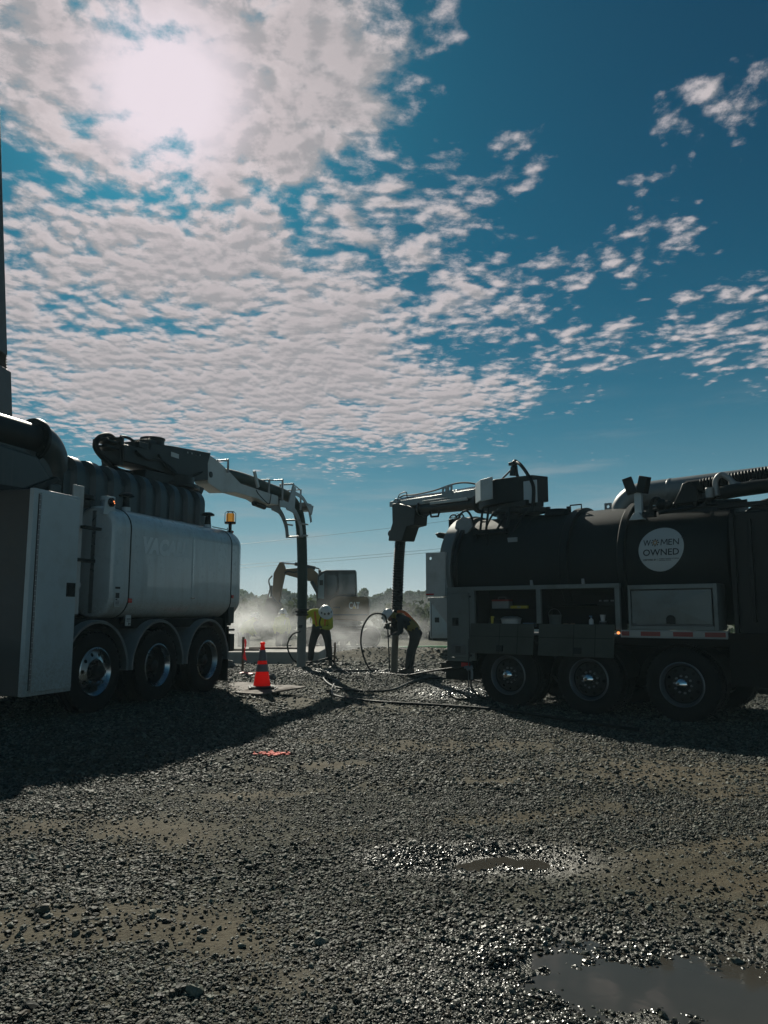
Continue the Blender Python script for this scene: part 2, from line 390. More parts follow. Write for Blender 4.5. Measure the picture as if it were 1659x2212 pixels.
# ------------------------------------------------------------------ mesh helpers
class MB:
    def __init__(self):
        self.bm = bmesh.new()
    def box(self, x0, x1, y0, y1, z0, z1, rot=None, piv=None):
        c = Vector(((x0 + x1) / 2, (y0 + y1) / 2, (z0 + z1) / 2))
        mt = Matrix.Translation(c) @ Matrix.Diagonal((abs(x1 - x0), abs(y1 - y0), abs(z1 - z0), 1))
        if rot is not None:
            p = Vector(piv) if piv is not None else c
            mt = Matrix.Translation(p) @ Euler(rot).to_matrix().to_4x4() @ Matrix.Translation(-p) @ mt
        bmesh.ops.create_cube(self.bm, size=1.0, matrix=mt)
        return self
    def cyl(self, p0, p1, r0, r1=None, seg=16, caps=True):
        p0, p1 = Vector(p0), Vector(p1)
        r1 = r0 if r1 is None else r1
        d = p1 - p0
        q = d.to_track_quat('Z', 'Y').to_matrix().to_4x4()
        mt = Matrix.Translation((p0 + p1) / 2) @ q
        bmesh.ops.create_cone(self.bm, cap_ends=caps, segments=seg, radius1=r0, radius2=r1, depth=d.length, matrix=mt)
        return self
    def sphere(self, c, r, seg=16, scale=(1, 1, 1), rot=None):
        mt = Matrix.Translation(Vector(c))
        if rot is not None:
            mt = mt @ Euler(rot).to_matrix().to_4x4()
        mt = mt @ Matrix.Diagonal((*scale, 1))
        bmesh.ops.create_uvsphere(self.bm, u_segments=seg, v_segments=max(6, seg // 2), radius=r, matrix=mt)
        return self
    def tube(self, pts, r, seg=10, caps=True, closed=False, radii=None):
        pts = [Vector(p) for p in pts]
        n = len(pts)
        rings = []
        up = Vector((0, 0, 1))
        t0 = (pts[1] - pts[0]).normalized()
        nrm = t0.orthogonal().normalized()
        prev = t0
        for i, p in enumerate(pts):
            if closed:
                t = (pts[(i + 1) % n] - pts[i - 1]).normalized()
            else:
                t = (pts[min(i + 1, n - 1)] - pts[max(i - 1, 0)]).normalized()
            ax = prev.cross(t)
            if ax.length > 1e-7:
                nrm = Matrix.Rotation(prev.angle(t), 3, ax.normalized()) @ nrm
            prev = t
            b = t.cross(nrm).normalized()
            nrm = b.cross(t).normalized()
            rr = radii[i] if radii is not None else r
            rings.append([self.bm.verts.new(p + nrm * (rr * math.cos(2 * PI * k / seg)) + b * (rr * math.sin(2 * PI * k / seg))) for k in range(seg)])
        m = n if closed else n - 1
        for i in range(m):
            a, b2 = rings[i], rings[(i + 1) % n]
            for k in range(seg):
                self.bm.faces.new((a[k], a[(k + 1) % seg], b2[(k + 1) % seg], b2[k]))
        if caps and not closed:
            self.bm.faces.new(list(reversed(rings[0])))
            self.bm.faces.new(rings[-1])
        return self
    def prism(self, poly, a0, a1, axis='y'):
        """poly: 2D points; axis y: (x, z) outline extruded along y; x: (y, z) along x; z: (x, y) along z"""
        def p3(p, a):
            if axis == 'y':
                return (p[0], a, p[1])
            if axis == 'x':
                return (a, p[0], p[1])
            return (p[0], p[1], a)
        v0 = [self.bm.verts.new(p3(p, a0)) for p in poly]
        v1 = [self.bm.verts.new(p3(p, a1)) for p in poly]
        n = len(poly)
        self.bm.faces.new(v0)
        self.bm.faces.new(list(reversed(v1)))
        for i in range(n):
            self.bm.faces.new((v0[i], v1[i], v1[(i + 1) % n], v0[(i + 1) % n]))
        return self
    def loft(self, rings, caps=True):
        vs = [[self.bm.verts.new(p) for p in ring] for ring in rings]
        n = len(vs[0])
        for a, b in zip(vs, vs[1:]):
            for k in range(n):
                self.bm.faces.new((a[k], a[(k + 1) % n], b[(k + 1) % n], b[k]))
        if caps:
            self.bm.faces.new(list(reversed(vs[0])))
            self.bm.faces.new(vs[-1])
        return self
    def lathe(self, prof, center, axis='y', seg=40, closed=False):
        """prof: (radius, along) pairs, spun round an axis through center"""
        cx, cy, cz = center
        rings = []
        for (r, a) in prof:
            ring = []
            for k in range(seg):
                t = 2 * PI * k / seg
                c, s = r * math.cos(t), r * math.sin(t)
                p = {'y': (cx + c, cy + a, cz + s), 'x': (cx + a, cy + c, cz + s), 'z': (cx + c, cy + s, cz + a)}[axis]
                ring.append(self.bm.verts.new(p))
            rings.append(ring)
        m = len(rings)
        for i in range(m if closed else m - 1):
            a, b = rings[i], rings[(i + 1) % m]
            for k in range(seg):
                self.bm.faces.new((a[k], a[(k + 1) % seg], b[(k + 1) % seg], b[k]))
        return self
    def build(self, name, mat, parent=None, bevel=0.0, smooth=40, recalc=True, segs=2):
        if recalc:
            bmesh.ops.recalc_face_normals(self.bm, faces=self.bm.faces[:])
        me = bpy.data.meshes.new(name)
        self.bm.to_mesh(me)
        self.bm.free()
        mats = mat if isinstance(mat, (list, tuple)) else [mat]
        for mm in mats:
            me.materials.append(M[mm] if isinstance(mm, str) else mm)
        return link(name, me, parent, bevel, smooth, segs)

def link(name, me, parent=None, bevel=0.0, smooth=40, segs=2):
    if smooth:
        me.polygons.foreach_set('use_smooth', [True] * len(me.polygons))
        me.set_sharp_from_angle(angle=R(smooth))
    o = bpy.data.objects.new(name, me)
    COL.objects.link(o)
    if parent is not None:
        o.parent = parent
    if bevel > 0:
        md = o.modifiers.new("bevel", 'BEVEL')
        md.width = bevel
        md.segments = segs
        md.limit_method = 'ANGLE'
        md.angle_limit = R(40)
    return o

def tag(o, label=None, cat=None, group=None, kind=None):
    if label:
        o['label'] = label
    if cat:
        o['category'] = cat
    if group:
        o['group'] = group
    if kind:
        o['kind'] = kind
    return o

def empty(name, loc=(0, 0, 0), rz=0.0, parent=None):
    o = bpy.data.objects.new(name, None)
    COL.objects.link(o)
    o.empty_display_size = 0.2
    o.location = loc
    o.rotation_euler = (0, 0, rz)
    if parent is not None:
        o.parent = parent
    return o

def copy_tree(o, parent=None):
    c = o.copy()
    COL.objects.link(c)
    c.parent = parent
    for ch in list(o.children):
        copy_tree(ch, c)
    return c

def text_mesh(txt, size, spacing=1.0, shear=0.0, offset=0.0):
    cu = bpy.data.curves.new("lettering", 'FONT')
    cu.body = txt
    cu.size = size
    cu.space_character = spacing
    cu.shear = shear
    cu.offset = offset
    cu.align_x = 'CENTER'
    cu.align_y = 'CENTER'
    cu.resolution_u = 3
    o = bpy.data.objects.new("lettering", cu)
    COL.objects.link(o)
    dg = bpy.context.evaluated_depsgraph_get()
    me = bpy.data.meshes.new_from_object(o.evaluated_get(dg))
    bpy.data.objects.remove(o)
    bpy.data.curves.remove(cu)
    return me

def map_mesh(me, fn):
    for v in me.vertices:
        v.co = fn(v.co)
    return me

def smooth_path(pts, n=8):
    """Catmull-Rom through the points"""
    P = [Vector(p) for p in pts]
    P = [P[0] * 2 - P[1]] + P + [P[-1] * 2 - P[-2]]
    out = []
    for i in range(1, len(P) - 2):
        for k in range(n):
            t = k / n
            a, b, c, d = P[i - 1], P[i], P[i + 1], P[i + 2]
            out.append(0.5 * ((2 * b) + (c - a) * t + (2 * a - 5 * b + 4 * c - d) * t * t + (3 * b - a - 3 * c + d) * t ** 3))
    out.append(P[-2])
    return out

# ------------------------------------------------------------------ terrain
def vnoise(x, y, seed):
    xi, yi = np.floor(x).astype(np.int64), np.floor(y).astype(np.int64)
    xf, yf = x - xi, y - yi
    u, v = xf * xf * (3 - 2 * xf), yf * yf * (3 - 2 * yf)
    def h(a, b):
        n = (a * 374761393 + b * 668265263 + seed * 974711) & 0x7fffffff
        n = ((n ^ (n >> 13)) * 1274126177) & 0x7fffffff
        return ((n ^ (n >> 16)) & 0xffff) / 65535.0
    return (h(xi, yi) * (1 - u) * (1 - v) + h(xi + 1, yi) * u * (1 - v) + h(xi, yi + 1) * (1 - u) * v + h(xi + 1, yi + 1) * u * v)

def fbm(x, y, seed, octv=4):
    t, a = 0, 0.5
    for i in range(octv):
        t = t + a * vnoise(x, y, seed + i * 17)
        x, y, a = x * 2.03 + 5.1, y * 2.03 + 1.7, a * 0.5
    return t

def gauss(x, y, cx, cy, sx, sy, rot=0.0):
    c, s = math.cos(rot), math.sin(rot)
    dx, dy = x - cx, y - cy
    return np.exp(-(((dx * c + dy * s) / sx) ** 2 + ((-dx * s + dy * c) / sy) ** 2))

def sstep(x, a, b):
    t = np.clip((x - a) / (b - a), 0, 1)
    return t * t * (3 - 2 * t)

PUDDLES = [(0.70, 4.75, 0.38, 0.20, 0.0), (1.50, 2.72, 1.0, 0.52, -0.35), (0.95, 3.25, 0.55, 0.30, -0.5)]
def height(x, y, fine=True):
    x = np.asarray(x, float)
    y = np.asarray(y, float)
    z = 0.15 * sstep(-x, 1.5, 3.2) * sstep(y, 4, 8) * (1 - sstep(y, 15, 20))
    z = z - 0.10 * sstep(x, 1.4, 3.0) * sstep(y, 6, 9.5) * (1 - sstep(y, 15.5, 18))
    z = z + 0.08 * sstep(y, 14.5, 17.5) * (1 - sstep(y, 30, 45))
    z = z - 0.38 * gauss(x, y, -4.3, 27.0, 3.5, 2.2)
    z = z + 0.30 * gauss(x, y, -0.3, 24.0, 1.6, 1.0) + 0.2 * gauss(x, y, 1.2, 26.0, 2.0, 1.0)
    near = 1 - sstep(y, 40, 70)
    z = z + (fbm(x * 0.55, y * 0.55, 3, 3) - 0.44) * 0.09 * near
    for (cx, cy, sx, sy, ro) in PUDDLES:
        z = z - 0.055 * gauss(x, y, cx, cy, sx, sy, ro) + 0.05 * gauss(x, y, cx, cy, sx * 1.2, sy * 1.2, ro) * (fbm(x * 4.3, y * 4.3, 71, 4) - 0.46) * 1.5
    if fine:
        rut = np.sin((x * 0.25 + y * 0.97) * 2.6 + 3.0 * fbm(x * 0.5, y * 0.5, 31, 2))
        z = z + 0.012 * rut * near * sstep(fbm(x * 0.3, y * 0.3, 12, 2), 0.35, 0.55)
        z = z + (fbm(x * 3.2, y * 3.2, 5, 4) - 0.46) * (0.045 + 0.10 * sstep(y, 17, 24)) * near
        z = z + (fbm(x * 14, y * 14, 9, 2) - 0.37) * 0.020 * near
    return z

def hz(x, y):
    return float(height(np.array([x]), np.array([y]), False)[0])

def dirt_mask(x, y):
    m = 0.85 * gauss(x, y, 2.9, 7.0, 1.7, 1.5, 0.3) + 0.8 * gauss(x, y, -2.3, 5.3, 1.3, 0.45) + 0.6 * gauss(x, y, -0.75, 3.75, 0.5, 0.35)
    m = m + 0.7 * gauss(x, y, 0.3, 8.6, 1.4, 0.4) + 0.75 * gauss(x, y, 2.2, 4.3, 0.9, 0.7) + 0.6 * gauss(x, y, -1.7, 3.6, 0.55, 0.18)
    m = m + 0.55 * gauss(x, y, -1.5, 13.0, 1.6, 2.2) + 0.45 * sstep(y, 20.5, 24) + 0.5 * gauss(x, y, -0.4, 3.2, 0.25, 0.8, 0.4)
    for (c0, c1, c2, amp) in ((4.3, .28, .02, .55), (5.35, .30, .02, .6), (6.6, .20, -.02, .75), (7.6, .18, -.03, .9), (8.9, .15, -.02, .8), (10.2, .10, -.01, .7), (3.2, .22, .05, .4)):
        yc = c0 + c1 * x + c2 * x * x + .25 * (fbm(x * .9, x * 0 + c0, 61, 2) - .4)
        m = m + amp * np.exp(-((y - yc) / (.10 + .012 * yc)) ** 2) * sstep(fbm(x * .7 + c0, y * .2, 67, 2), .25, .5)
    m = m + 0.9 * (fbm(x * 0.8, y * 0.8, 41, 3) - 0.42) + 0.8 * (fbm(x * 4.0, y * 4.0, 47, 3) - 0.44)
    return np.clip(m, 0, 1)

def axis_coords(lo, hi, f0, f1, step, grow=1.13):
    a = list(np.arange(f0, f1, step))
    s = step
    p = a[-1]
    while p < hi:
        s *= grow
        p += s
        a.append(min(p, hi))
    s, p = step, a[0]
    b = []
    while p > lo:
        s *= grow
        p -= s
        b.append(max(p, lo))
    return np.array(list(reversed(b)) + a)

gx = axis_coords(-480, 480, -5.0, 5.0, 0.034)
ys = [-30, -15, -7, -3, -1, 0.2, 0.9]
p, s = 1.2, 0.026
while p < 600:
    ys.append(p)
    s = max(0.026, 0.0058 * p) if p < 25 else s * 1.12
    p += s
gy = np.array(ys)
GX, GY = np.meshgrid(gx, gy)
GZ = height(GX, GY)
GZ = np.where(GY > 60, GZ * 0, GZ)
nx, ny = len(gx), len(gy)
verts = np.stack([GX.ravel(), GY.ravel(), GZ.ravel()], 1)
ii = np.arange(nx * ny).reshape(ny, nx)
faces = np.stack([ii[:-1, :-1].ravel(), ii[:-1, 1:].ravel(), ii[1:, 1:].ravel(), ii[1:, :-1].ravel()], 1)
def fast_mesh(name, verts, faces):
    me = bpy.data.meshes.new(name)
    n, k = faces.shape
    me.vertices.add(len(verts))
    me.vertices.foreach_set('co', np.ascontiguousarray(verts, dtype=np.float32).ravel())
    me.loops.add(n * k)
    me.loops.foreach_set('vertex_index', np.ascontiguousarray(faces, dtype=np.int32).ravel())
    me.polygons.add(n)
    me.polygons.foreach_set('loop_start', np.arange(0, n * k, k, dtype=np.int32))
    me.update(calc_edges=True)
    me.validate()
    return me
me = fast_mesh("ground", verts, faces)
at = me.attributes.new("dirt", 'FLOAT', 'POINT')
at.data.foreach_set('value', dirt_mask(GX, GY).ravel().astype(np.float32))
wet = np.zeros_like(GX)
for (cx, cy, sx, sy, ro) in PUDDLES:
    wet = np.maximum(wet, gauss(GX, GY, cx, cy, sx * 1.7, sy * 1.9, ro))
wet = np.maximum(wet, gauss(GX, GY, .25, 4.75, .45, .32))
wet = np.maximum(wet, 0.8 * gauss(GX, GY, 1.5, 14.2, 1.3, 1.6) + 0.7 * gauss(GX, GY, -0.3, 18.2, 2.2, 1.1))
at = me.attributes.new("wet", 'FLOAT', 'POINT')
at.data.foreach_set('value', np.clip(wet, 0, 1).ravel().astype(np.float32))

gm, T = new_mat("gravel_ground")
geo = T.n("ShaderNodeNewGeometry")
pos = geo.outputs['Position']
sp = T.n("ShaderNodeSeparateXYZ")
T.set(sp.inputs[0], pos)
dirt_a = T.n("ShaderNodeAttribute", attribute_name="dirt").outputs['Fac']
wet_a = T.n("ShaderNodeAttribute", attribute_name="wet").outputs['Fac']
vor = T.n("ShaderNodeTexVoronoi", feature='F1')
T.set(vor.inputs['Vector'], pos)
vor.inputs['Scale'].default_value = 62
vor.inputs['Randomness'].default_value = 1.0
peb = T.n("ShaderNodeSeparateColor")
T.set(peb.inputs[0], vor.outputs['Color'])
grey = T.mix(peb.outputs[0], (0.014, 0.016, 0.012), (0.086, 0.091, 0.068))
tan = T.mix(T.noise(pos, 9, 6, 0.65), (0.050, 0.041, 0.026), (0.155, 0.124, 0.078))
col = T.mix(T.m('MULTIPLY', dirt_a, 0.8), grey, tan)
col = T.mix(T.m('MULTIPLY', wet_a, 0.6), col, T.mix(1.0, col, (0.42, 0.40, 0.38), 'MULTIPLY'))
grass = T.mix(T.noise(pos, 0.35, 6, 0.7), (0.03, 0.04, 0.02), (0.075, 0.07, 0.04))
col = T.mix(T.ramp(sp.outputs[1], 29, 40), col, grass)
bs = T.n("ShaderNodeBsdfPrincipled")
T.set(bs.inputs['Base Color'], col)
T.set(bs.inputs['Roughness'], T.ramp(wet_a, 0.15, 0.9, 0.85, 0.30))
T.set(bs.inputs['Specular IOR Level'], T.ramp(wet_a, 0.1, 0.8, 0.14, 0.5))
b1 = T.n("ShaderNodeBump")
b1.inputs['Strength'].default_value = 0.9
b1.inputs['Distance'].default_value = 0.012
hgt = T.m('ADD', T.m('MULTIPLY', vor.outputs['Distance'], T.m('MULTIPLY', T.m('SUBTRACT', 1.0, T.m('MULTIPLY', dirt_a, 0.85)), -0.9)), T.m('ADD', T.m('MULTIPLY', T.noise(pos, 160, 4, 0.6), 0.45), T.m('MULTIPLY', T.noise(pos, 28, 5, 0.7), 0.9)))
T.set(b1.inputs['Height'], hgt)
T.set(bs.inputs['Normal'], b1)
out = T.n("ShaderNodeOutputMaterial")
T.t.links.new(bs.outputs[0], out.inputs[0])
me.materials.append(gm)
ground = link("ground", me, None, 0, 0)
me.polygons.foreach_set('use_smooth', [True] * len(me.polygons))
tag(ground, "grey gravel yard with tan dirt patches and tyre ruts", None, None, 'structure')

# puddles: level sheets of muddy water lying in the hollows
def water_mat():
    m, T = new_mat("muddy_water")
    t = T.n("ShaderNodeTexCoord")
    b = T.n("ShaderNodeBsdfPrincipled")
    T.set(b.inputs['Base Color'], T.mix(T.noise(t.outputs['Object'], 2.5, 4), (0.035, 0.033, 0.027), (0.062, 0.057, 0.048)))
    b.inputs['Roughness'].default_value = 0.05
    b.inputs['IOR'].default_value = 1.33
    bp = T.n("ShaderNodeBump")
    bp.inputs['Strength'].default_value = 0.04
    bp.inputs['Distance'].default_value = 0.01
    T.set(bp.inputs['Height'], T.noise(t.outputs['Object'], 9, 2))
    T.set(b.inputs['Normal'], bp)
    out = T.n("ShaderNodeOutputMaterial")
    T.t.links.new(b.outputs[0], out.inputs[0])
    return m
M['water'] = water_mat()
PUD_LAB = ["small brown puddle ringed by shining wet stones", "large shallow grey puddle in the gravel, nearest the camera", "thin puddle tongue just beyond the large grey puddle"]
for (cx, cy, sx, sy, ro), lb in zip(PUDDLES, PUD_LAB):
    b = MB()
    n = 40
    pts = []
    for k in range(n):
        t = 2 * PI * k / n
        ex, ey = sx * 1.7 * math.cos(t), sy * 1.7 * math.sin(t)
        pts.append((cx + ex * math.cos(ro) - ey * math.sin(ro), cy + ex * math.sin(ro) + ey * math.cos(ro)))
    ta, tr = rng.random(600) * 2 * PI, np.sqrt(rng.random(600))
    qx, qy = sx * tr * np.cos(ta), sy * tr * np.sin(ta)
    zl = float(np.percentile(height(cx + qx * math.cos(ro) - qy * math.sin(ro), cy + qx * math.sin(ro) + qy * math.cos(ro)), 46))
    b.prism(pts, zl - 0.004, zl, 'z')
    tag(b.build("puddle", 'water', None, 0, 0), lb, None, None, 'structure')

# loose stones
def stone_mat():
    m, T = new_mat("crushed_stone")
    oi = T.n("ShaderNodeObjectInfo")
    geo = T.n("ShaderNodeNewGeometry")
    t = T.n("ShaderNodeTexCoord")
    wa = T.n("ShaderNodeAttribute", attribute_type='INSTANCER', attribute_name="wet").outputs['Fac']
    r = oi.outputs['Random']
    c = T.mix(T.m('POWER', r, 2.0), (0.019, 0.0225, 0.018), (0.205, 0.216, 0.172))
    brown = T.ramp(T.m('FRACT', T.m('MULTIPLY', r, 17.3)), 0.8, 0.95)
    c = T.mix(T.m('MULTIPLY', brown, 0.55), c, (0.11, 0.08, 0.048))
    c = T.mix(T.noise(t.outputs['Object'], 2.0, 5, 0.7), T.mix(1.0, c, (0.6, 0.6, 0.6), 'MULTIPLY'), c)
    c = T.mix(T.m('MULTIPLY', wa, 0.7), c, T.mix(1.0, c, (0.38, 0.37, 0.36), 'MULTIPLY'))
    b = T.n("ShaderNodeBsdfPrincipled")
    T.set(b.inputs['Base Color'], c)
    T.set(b.inputs['Roughness'], T.ramp(wa, 0.1, 0.8, 0.62, 0.24))
    T.set(b.inputs['Specular IOR Level'], T.ramp(wa, 0.1, 0.7, 0.22, 0.45))
    out = T.n("ShaderNodeOutputMaterial")
    T.t.links.new(b.outputs[0], out.inputs[0])
    return m
M['stone'] = stone_mat()

def scatter_points(y0, y1, dens, margin):
    area_w = lambda y: 0.53 * y + margin
    n = int(dens * sum((area_w(y0 + (y1 - y0) * (i + .5) / 50) * 2) * (y1 - y0) / 50 for i in range(50)))
    wmax = area_w(y1)
    u = rng.random(n * 3)
    yy = y0 + (y1 - y0) * rng.random(n * 3)
    xx = (u * 2 - 1) * wmax
    k = np.abs(xx) < area_w(yy)
    return xx[k][:n], yy[k][:n]
PX, PY, PS = [], [], []
for (y0, y1, dn, mg, s0) in [(1.2, 3.5, 14000, 1.7, 0.0044), (3.5, 6.5, 8000, 1.7, 0.0056), (6.5, 11, 2800, 1.7, 0.0082), (11, 19, 700, 1.5, 0.0125), (19, 31, 120, .5, 0.020)]:
    x, y = scatter_points(y0, y1, dn, mg)
    PX.append(x)
    PY.append(y)
    PS.append(s0 * np.exp(np.clip(rng.normal(0, 0.42, len(x)), -1, .95)))
x, y = scatter_points(1.4, 9.0, 130, 0.8)
PX.append(x)
PY.append(y)
PS.append(0.0110 * np.exp(np.clip(rng.normal(0, 0.35, len(x)), -1, .85)))
PX, PY, PS = np.concatenate(PX), np.concatenate(PY), np.concatenate(PS)
keep = rng.random(len(PX)) > np.clip(dirt_mask(PX, PY) * 1.1, 0, 0.85)
# fewer and smaller stones where wheels have pressed them in
band = fbm(PX * 1.3 + 3, PY * 1.3, 77, 3)
keep &= rng.random(len(PX)) < np.clip(0.55 + 2.2 * (band - 0.25), 0.35, 1)
wet_s = np.zeros(len(PX))
for (cx, cy, sx, sy, ro) in PUDDLES:
    g = gauss(PX, PY, cx, cy, sx, sy, ro)
    wet_s = np.maximum(wet_s, gauss(PX, PY, cx, cy, sx * 1.6, sy * 1.7, ro))
    keep &= ~((g > 0.55) & (rng.random(len(PX)) < 0.15 + 0.78 * sstep(fbm(PX * 3.1 + 8, PY * 3.1, 23, 3), .38, .55)))
wet_s = np.maximum(wet_s, gauss(PX, PY, .25, 4.75, .40, .28))
wet_s = np.maximum(wet_s, 0.85 * gauss(PX, PY, 1.5, 14.2, 1.2, 1.5) + 0.8 * gauss(PX, PY, -0.3, 18.2, 2.2, 0.9))
PX, PY, PS, wet_s = PX[keep], PY[keep], PS[keep], wet_s[keep]
PS = PS * (0.75 + 0.75 * fbm(PX * 0.9, PY * 0.9, 55, 3))
PZ = height(PX, PY) + PS * 0.30
def stone_group(mat):
    g = bpy.data.node_groups.new("stones", 'GeometryNodeTree')
    g.interface.new_socket("Geometry", in_out='INPUT', socket_type='NodeSocketGeometry')
    g.interface.new_socket("Geometry", in_out='OUTPUT', socket_type='NodeSocketGeometry')
    N, L = g.nodes, g.links
    gi, go = N.new("NodeGroupInput"), N.new("NodeGroupOutput")
    join = N.new("GeometryNodeGeometryToInstance")
    for k in range(6):
        ico = N.new("GeometryNodeMeshIcoSphere")
        ico.inputs['Radius'].default_value = 1.0
        ico.inputs['Subdivisions'].default_value = 2
        spn = N.new("GeometryNodeSetPosition")
        nz = N.new("ShaderNodeTexNoise")
        nz.noise_dimensions = '4D'
        nz.inputs['W'].default_value = k * 3.7
        nz.inputs['Scale'].default_value = 0.85
        nz.inputs['Detail'].default_value = 2.5
        sub = N.new("ShaderNodeVectorMath")
        sub.operation = 'SUBTRACT'
        sub.inputs[1].default_value = (0.5, 0.5, 0.5)
        scl = N.new("ShaderNodeVectorMath")
        scl.operation = 'MULTIPLY'
        scl.inputs[1].default_value = (2.3, 2.3, 2.0)
        L.new(nz.outputs['Color'], sub.inputs[0])
        L.new(sub.outputs[0], scl.inputs[0])
        L.new(ico.outputs['Mesh'], spn.inputs['Geometry'])
        L.new(scl.outputs[0], spn.inputs['Offset'])
        sm = N.new("GeometryNodeSetMaterial")
        sm.inputs['Material'].default_value = mat
        L.new(spn.outputs[0], sm.inputs[0])
        sh = N.new("GeometryNodeSetShadeSmooth")
        sh.inputs['Shade Smooth'].default_value = False
        L.new(sm.outputs[0], sh.inputs[0])
        L.new(sh.outputs[0], join.inputs[0])
    iop = N.new("GeometryNodeInstanceOnPoints")
    iop.inputs['Pick Instance'].default_value = True
    L.new(gi.outputs[0], iop.inputs['Points'])
    L.new(join.outputs[0], iop.inputs['Instance'])
    for nm, sock in (("rot", 'Rotation'), ("sc", 'Scale')):
        na = N.new("GeometryNodeInputNamedAttribute")
        na.data_type = 'FLOAT_VECTOR'
        na.inputs[0].default_value = nm
        L.new(na.outputs[0], iop.inputs[sock])
    ix = N.new("GeometryNodeInputNamedAttribute")
    ix.data_type = 'INT'
    ix.inputs[0].default_value = "pick"
    L.new(ix.outputs[0], iop.inputs['Instance Index'])
    L.new(iop.outputs[0], go.inputs[0])
    return g
def stones_object(name, X, Y, Z, S, wetv, flat=0.55):
    n = len(X)
    me = bpy.data.meshes.new(name)
    me.vertices.add(n)
    me.vertices.foreach_set('co', np.stack([X, Y, Z], 1).astype(np.float32).ravel())
    a = me.attributes.new("rot", 'FLOAT_VECTOR', 'POINT')
    a.data.foreach_set('vector', np.stack([rng.normal(0, 0.33, n), rng.normal(0, 0.33, n), rng.random(n) * 2 * PI], 1).astype(np.float32).ravel())
    a = me.attributes.new("sc", 'FLOAT_VECTOR', 'POINT')
    a.data.foreach_set('vector', np.stack([S * rng.uniform(.8, 1.3, n), S * rng.uniform(.7, 1.05, n), S * rng.uniform(flat * .7, flat * 1.5, n)], 1).astype(np.float32).ravel())
    a = me.attributes.new("pick", 'INT', 'POINT')
    a.data.foreach_set('value', rng.integers(0, 6, n).astype(np.int32))
    a = me.attributes.new("wet", 'FLOAT', 'POINT')
    a.data.foreach_set('value', np.clip(wetv, 0, 1).astype(np.float32))
    o = bpy.data.objects.new(name, me)
    COL.objects.link(o)
    md = o.modifiers.new("stones", 'NODES')
    md.node_group = stone_group(M['stone'])
    me.materials.append(M['stone'])
    return o
print('stones', len(PX))
gravel = stones_object("gravel", PX, PY, PZ, PS, wet_s)
tag(gravel, "loose crushed grey stone strewn over the whole yard", None, None, 'stuff')
#@@REST

# ------------------------------------------------------------------ shared truck pieces
def ring_disc(mb, c, r0, r1, y, holes, hr0, hr1, yc=None):
    """a wheel disc in the x-z plane from radius r0 to r1 with real hand holes"""
    cx, cy, cz = c
    step = 2 * PI / holes
    def P(r, t):
        f = (r - r0) / (r1 - r0)
        yy = y if yc is None else y * (1 - f) + yc * f
        return mb.bm.verts.new((cx + r * math.cos(t), cy + yy, cz + r * math.sin(t)))
    rm, hh = (hr0 + hr1) / 2, (hr1 - hr0) / 2
    for k in range(holes):
        tc = k * step
        outer, inner = [], []
        for q in range(16):
            a = 2 * PI * q / 16
            ca, sa = math.cos(a), math.sin(a)
            m = max(abs(ca), abs(sa))
            u, v = ca / m, sa / m
            outer.append(P((r0 + r1) / 2 + v * (r1 - r0) / 2, tc + u * step / 2))
            rr = rm + hh * sa
            inner.append(P(rr, tc + hh * ca / rm))
        for q in range(16):
            mb.bm.faces.new((outer[q], outer[(q + 1) % 16], inner[(q + 1) % 16], inner[q]))
    bmesh.ops.remove_doubles(mb.bm, verts=mb.bm.verts[:], dist=0.002)
    return mb

def tyre_mesh(r=0.52, w=0.27, rim=0.30):
    """tyre lying round the y axis, outer face at y=0, going inward to y=w, lugs cut at the shoulder"""
    b = MB()
    prof = [(rim, .035), (rim + .015, .012), (rim + .06, .0), (rim + .12, -.004), (r - .055, .004), (r - .016, .022), (r - .006, .035),
            (r - .006, .085), (r - .02, .088), (r - .02, .098), (r - .006, .101), (r - .006, w - .10), (r - .02, w - .097), (r - .02, w - .088),
            (r - .006, w - .085), (r - .006, w - .035), (r - .016, w - .022), (r - .055, w - .004), (rim + .06, w), (rim, w - .03)]
    b.lathe(prof, (0, 0, 0), 'y', 56, closed=True)
    for k in range(44):
        t = 2 * PI * k / 44
        for (y0, y1) in ((.016, .080), (w - .080, w - .016)):
            b.box(-.017, .017, y0, y1, r - .030, r, rot=(0, t, 0), piv=(0, 0, 0))
    return b

def nuts(w, r, y0, y1, mat):
    first = MB().cyl((0, y0, 0), (0, y1, 0), .016, seg=6).build("lug_nut", mat, w, 0, 40)
    for k in range(10):
        t = 2 * PI * (k + .5) / 10
        o = first
        if k:
            o = first.copy()
            COL.objects.link(o)
            o.parent = w
        o.location = (r * math.cos(t), 0, r * math.sin(t))

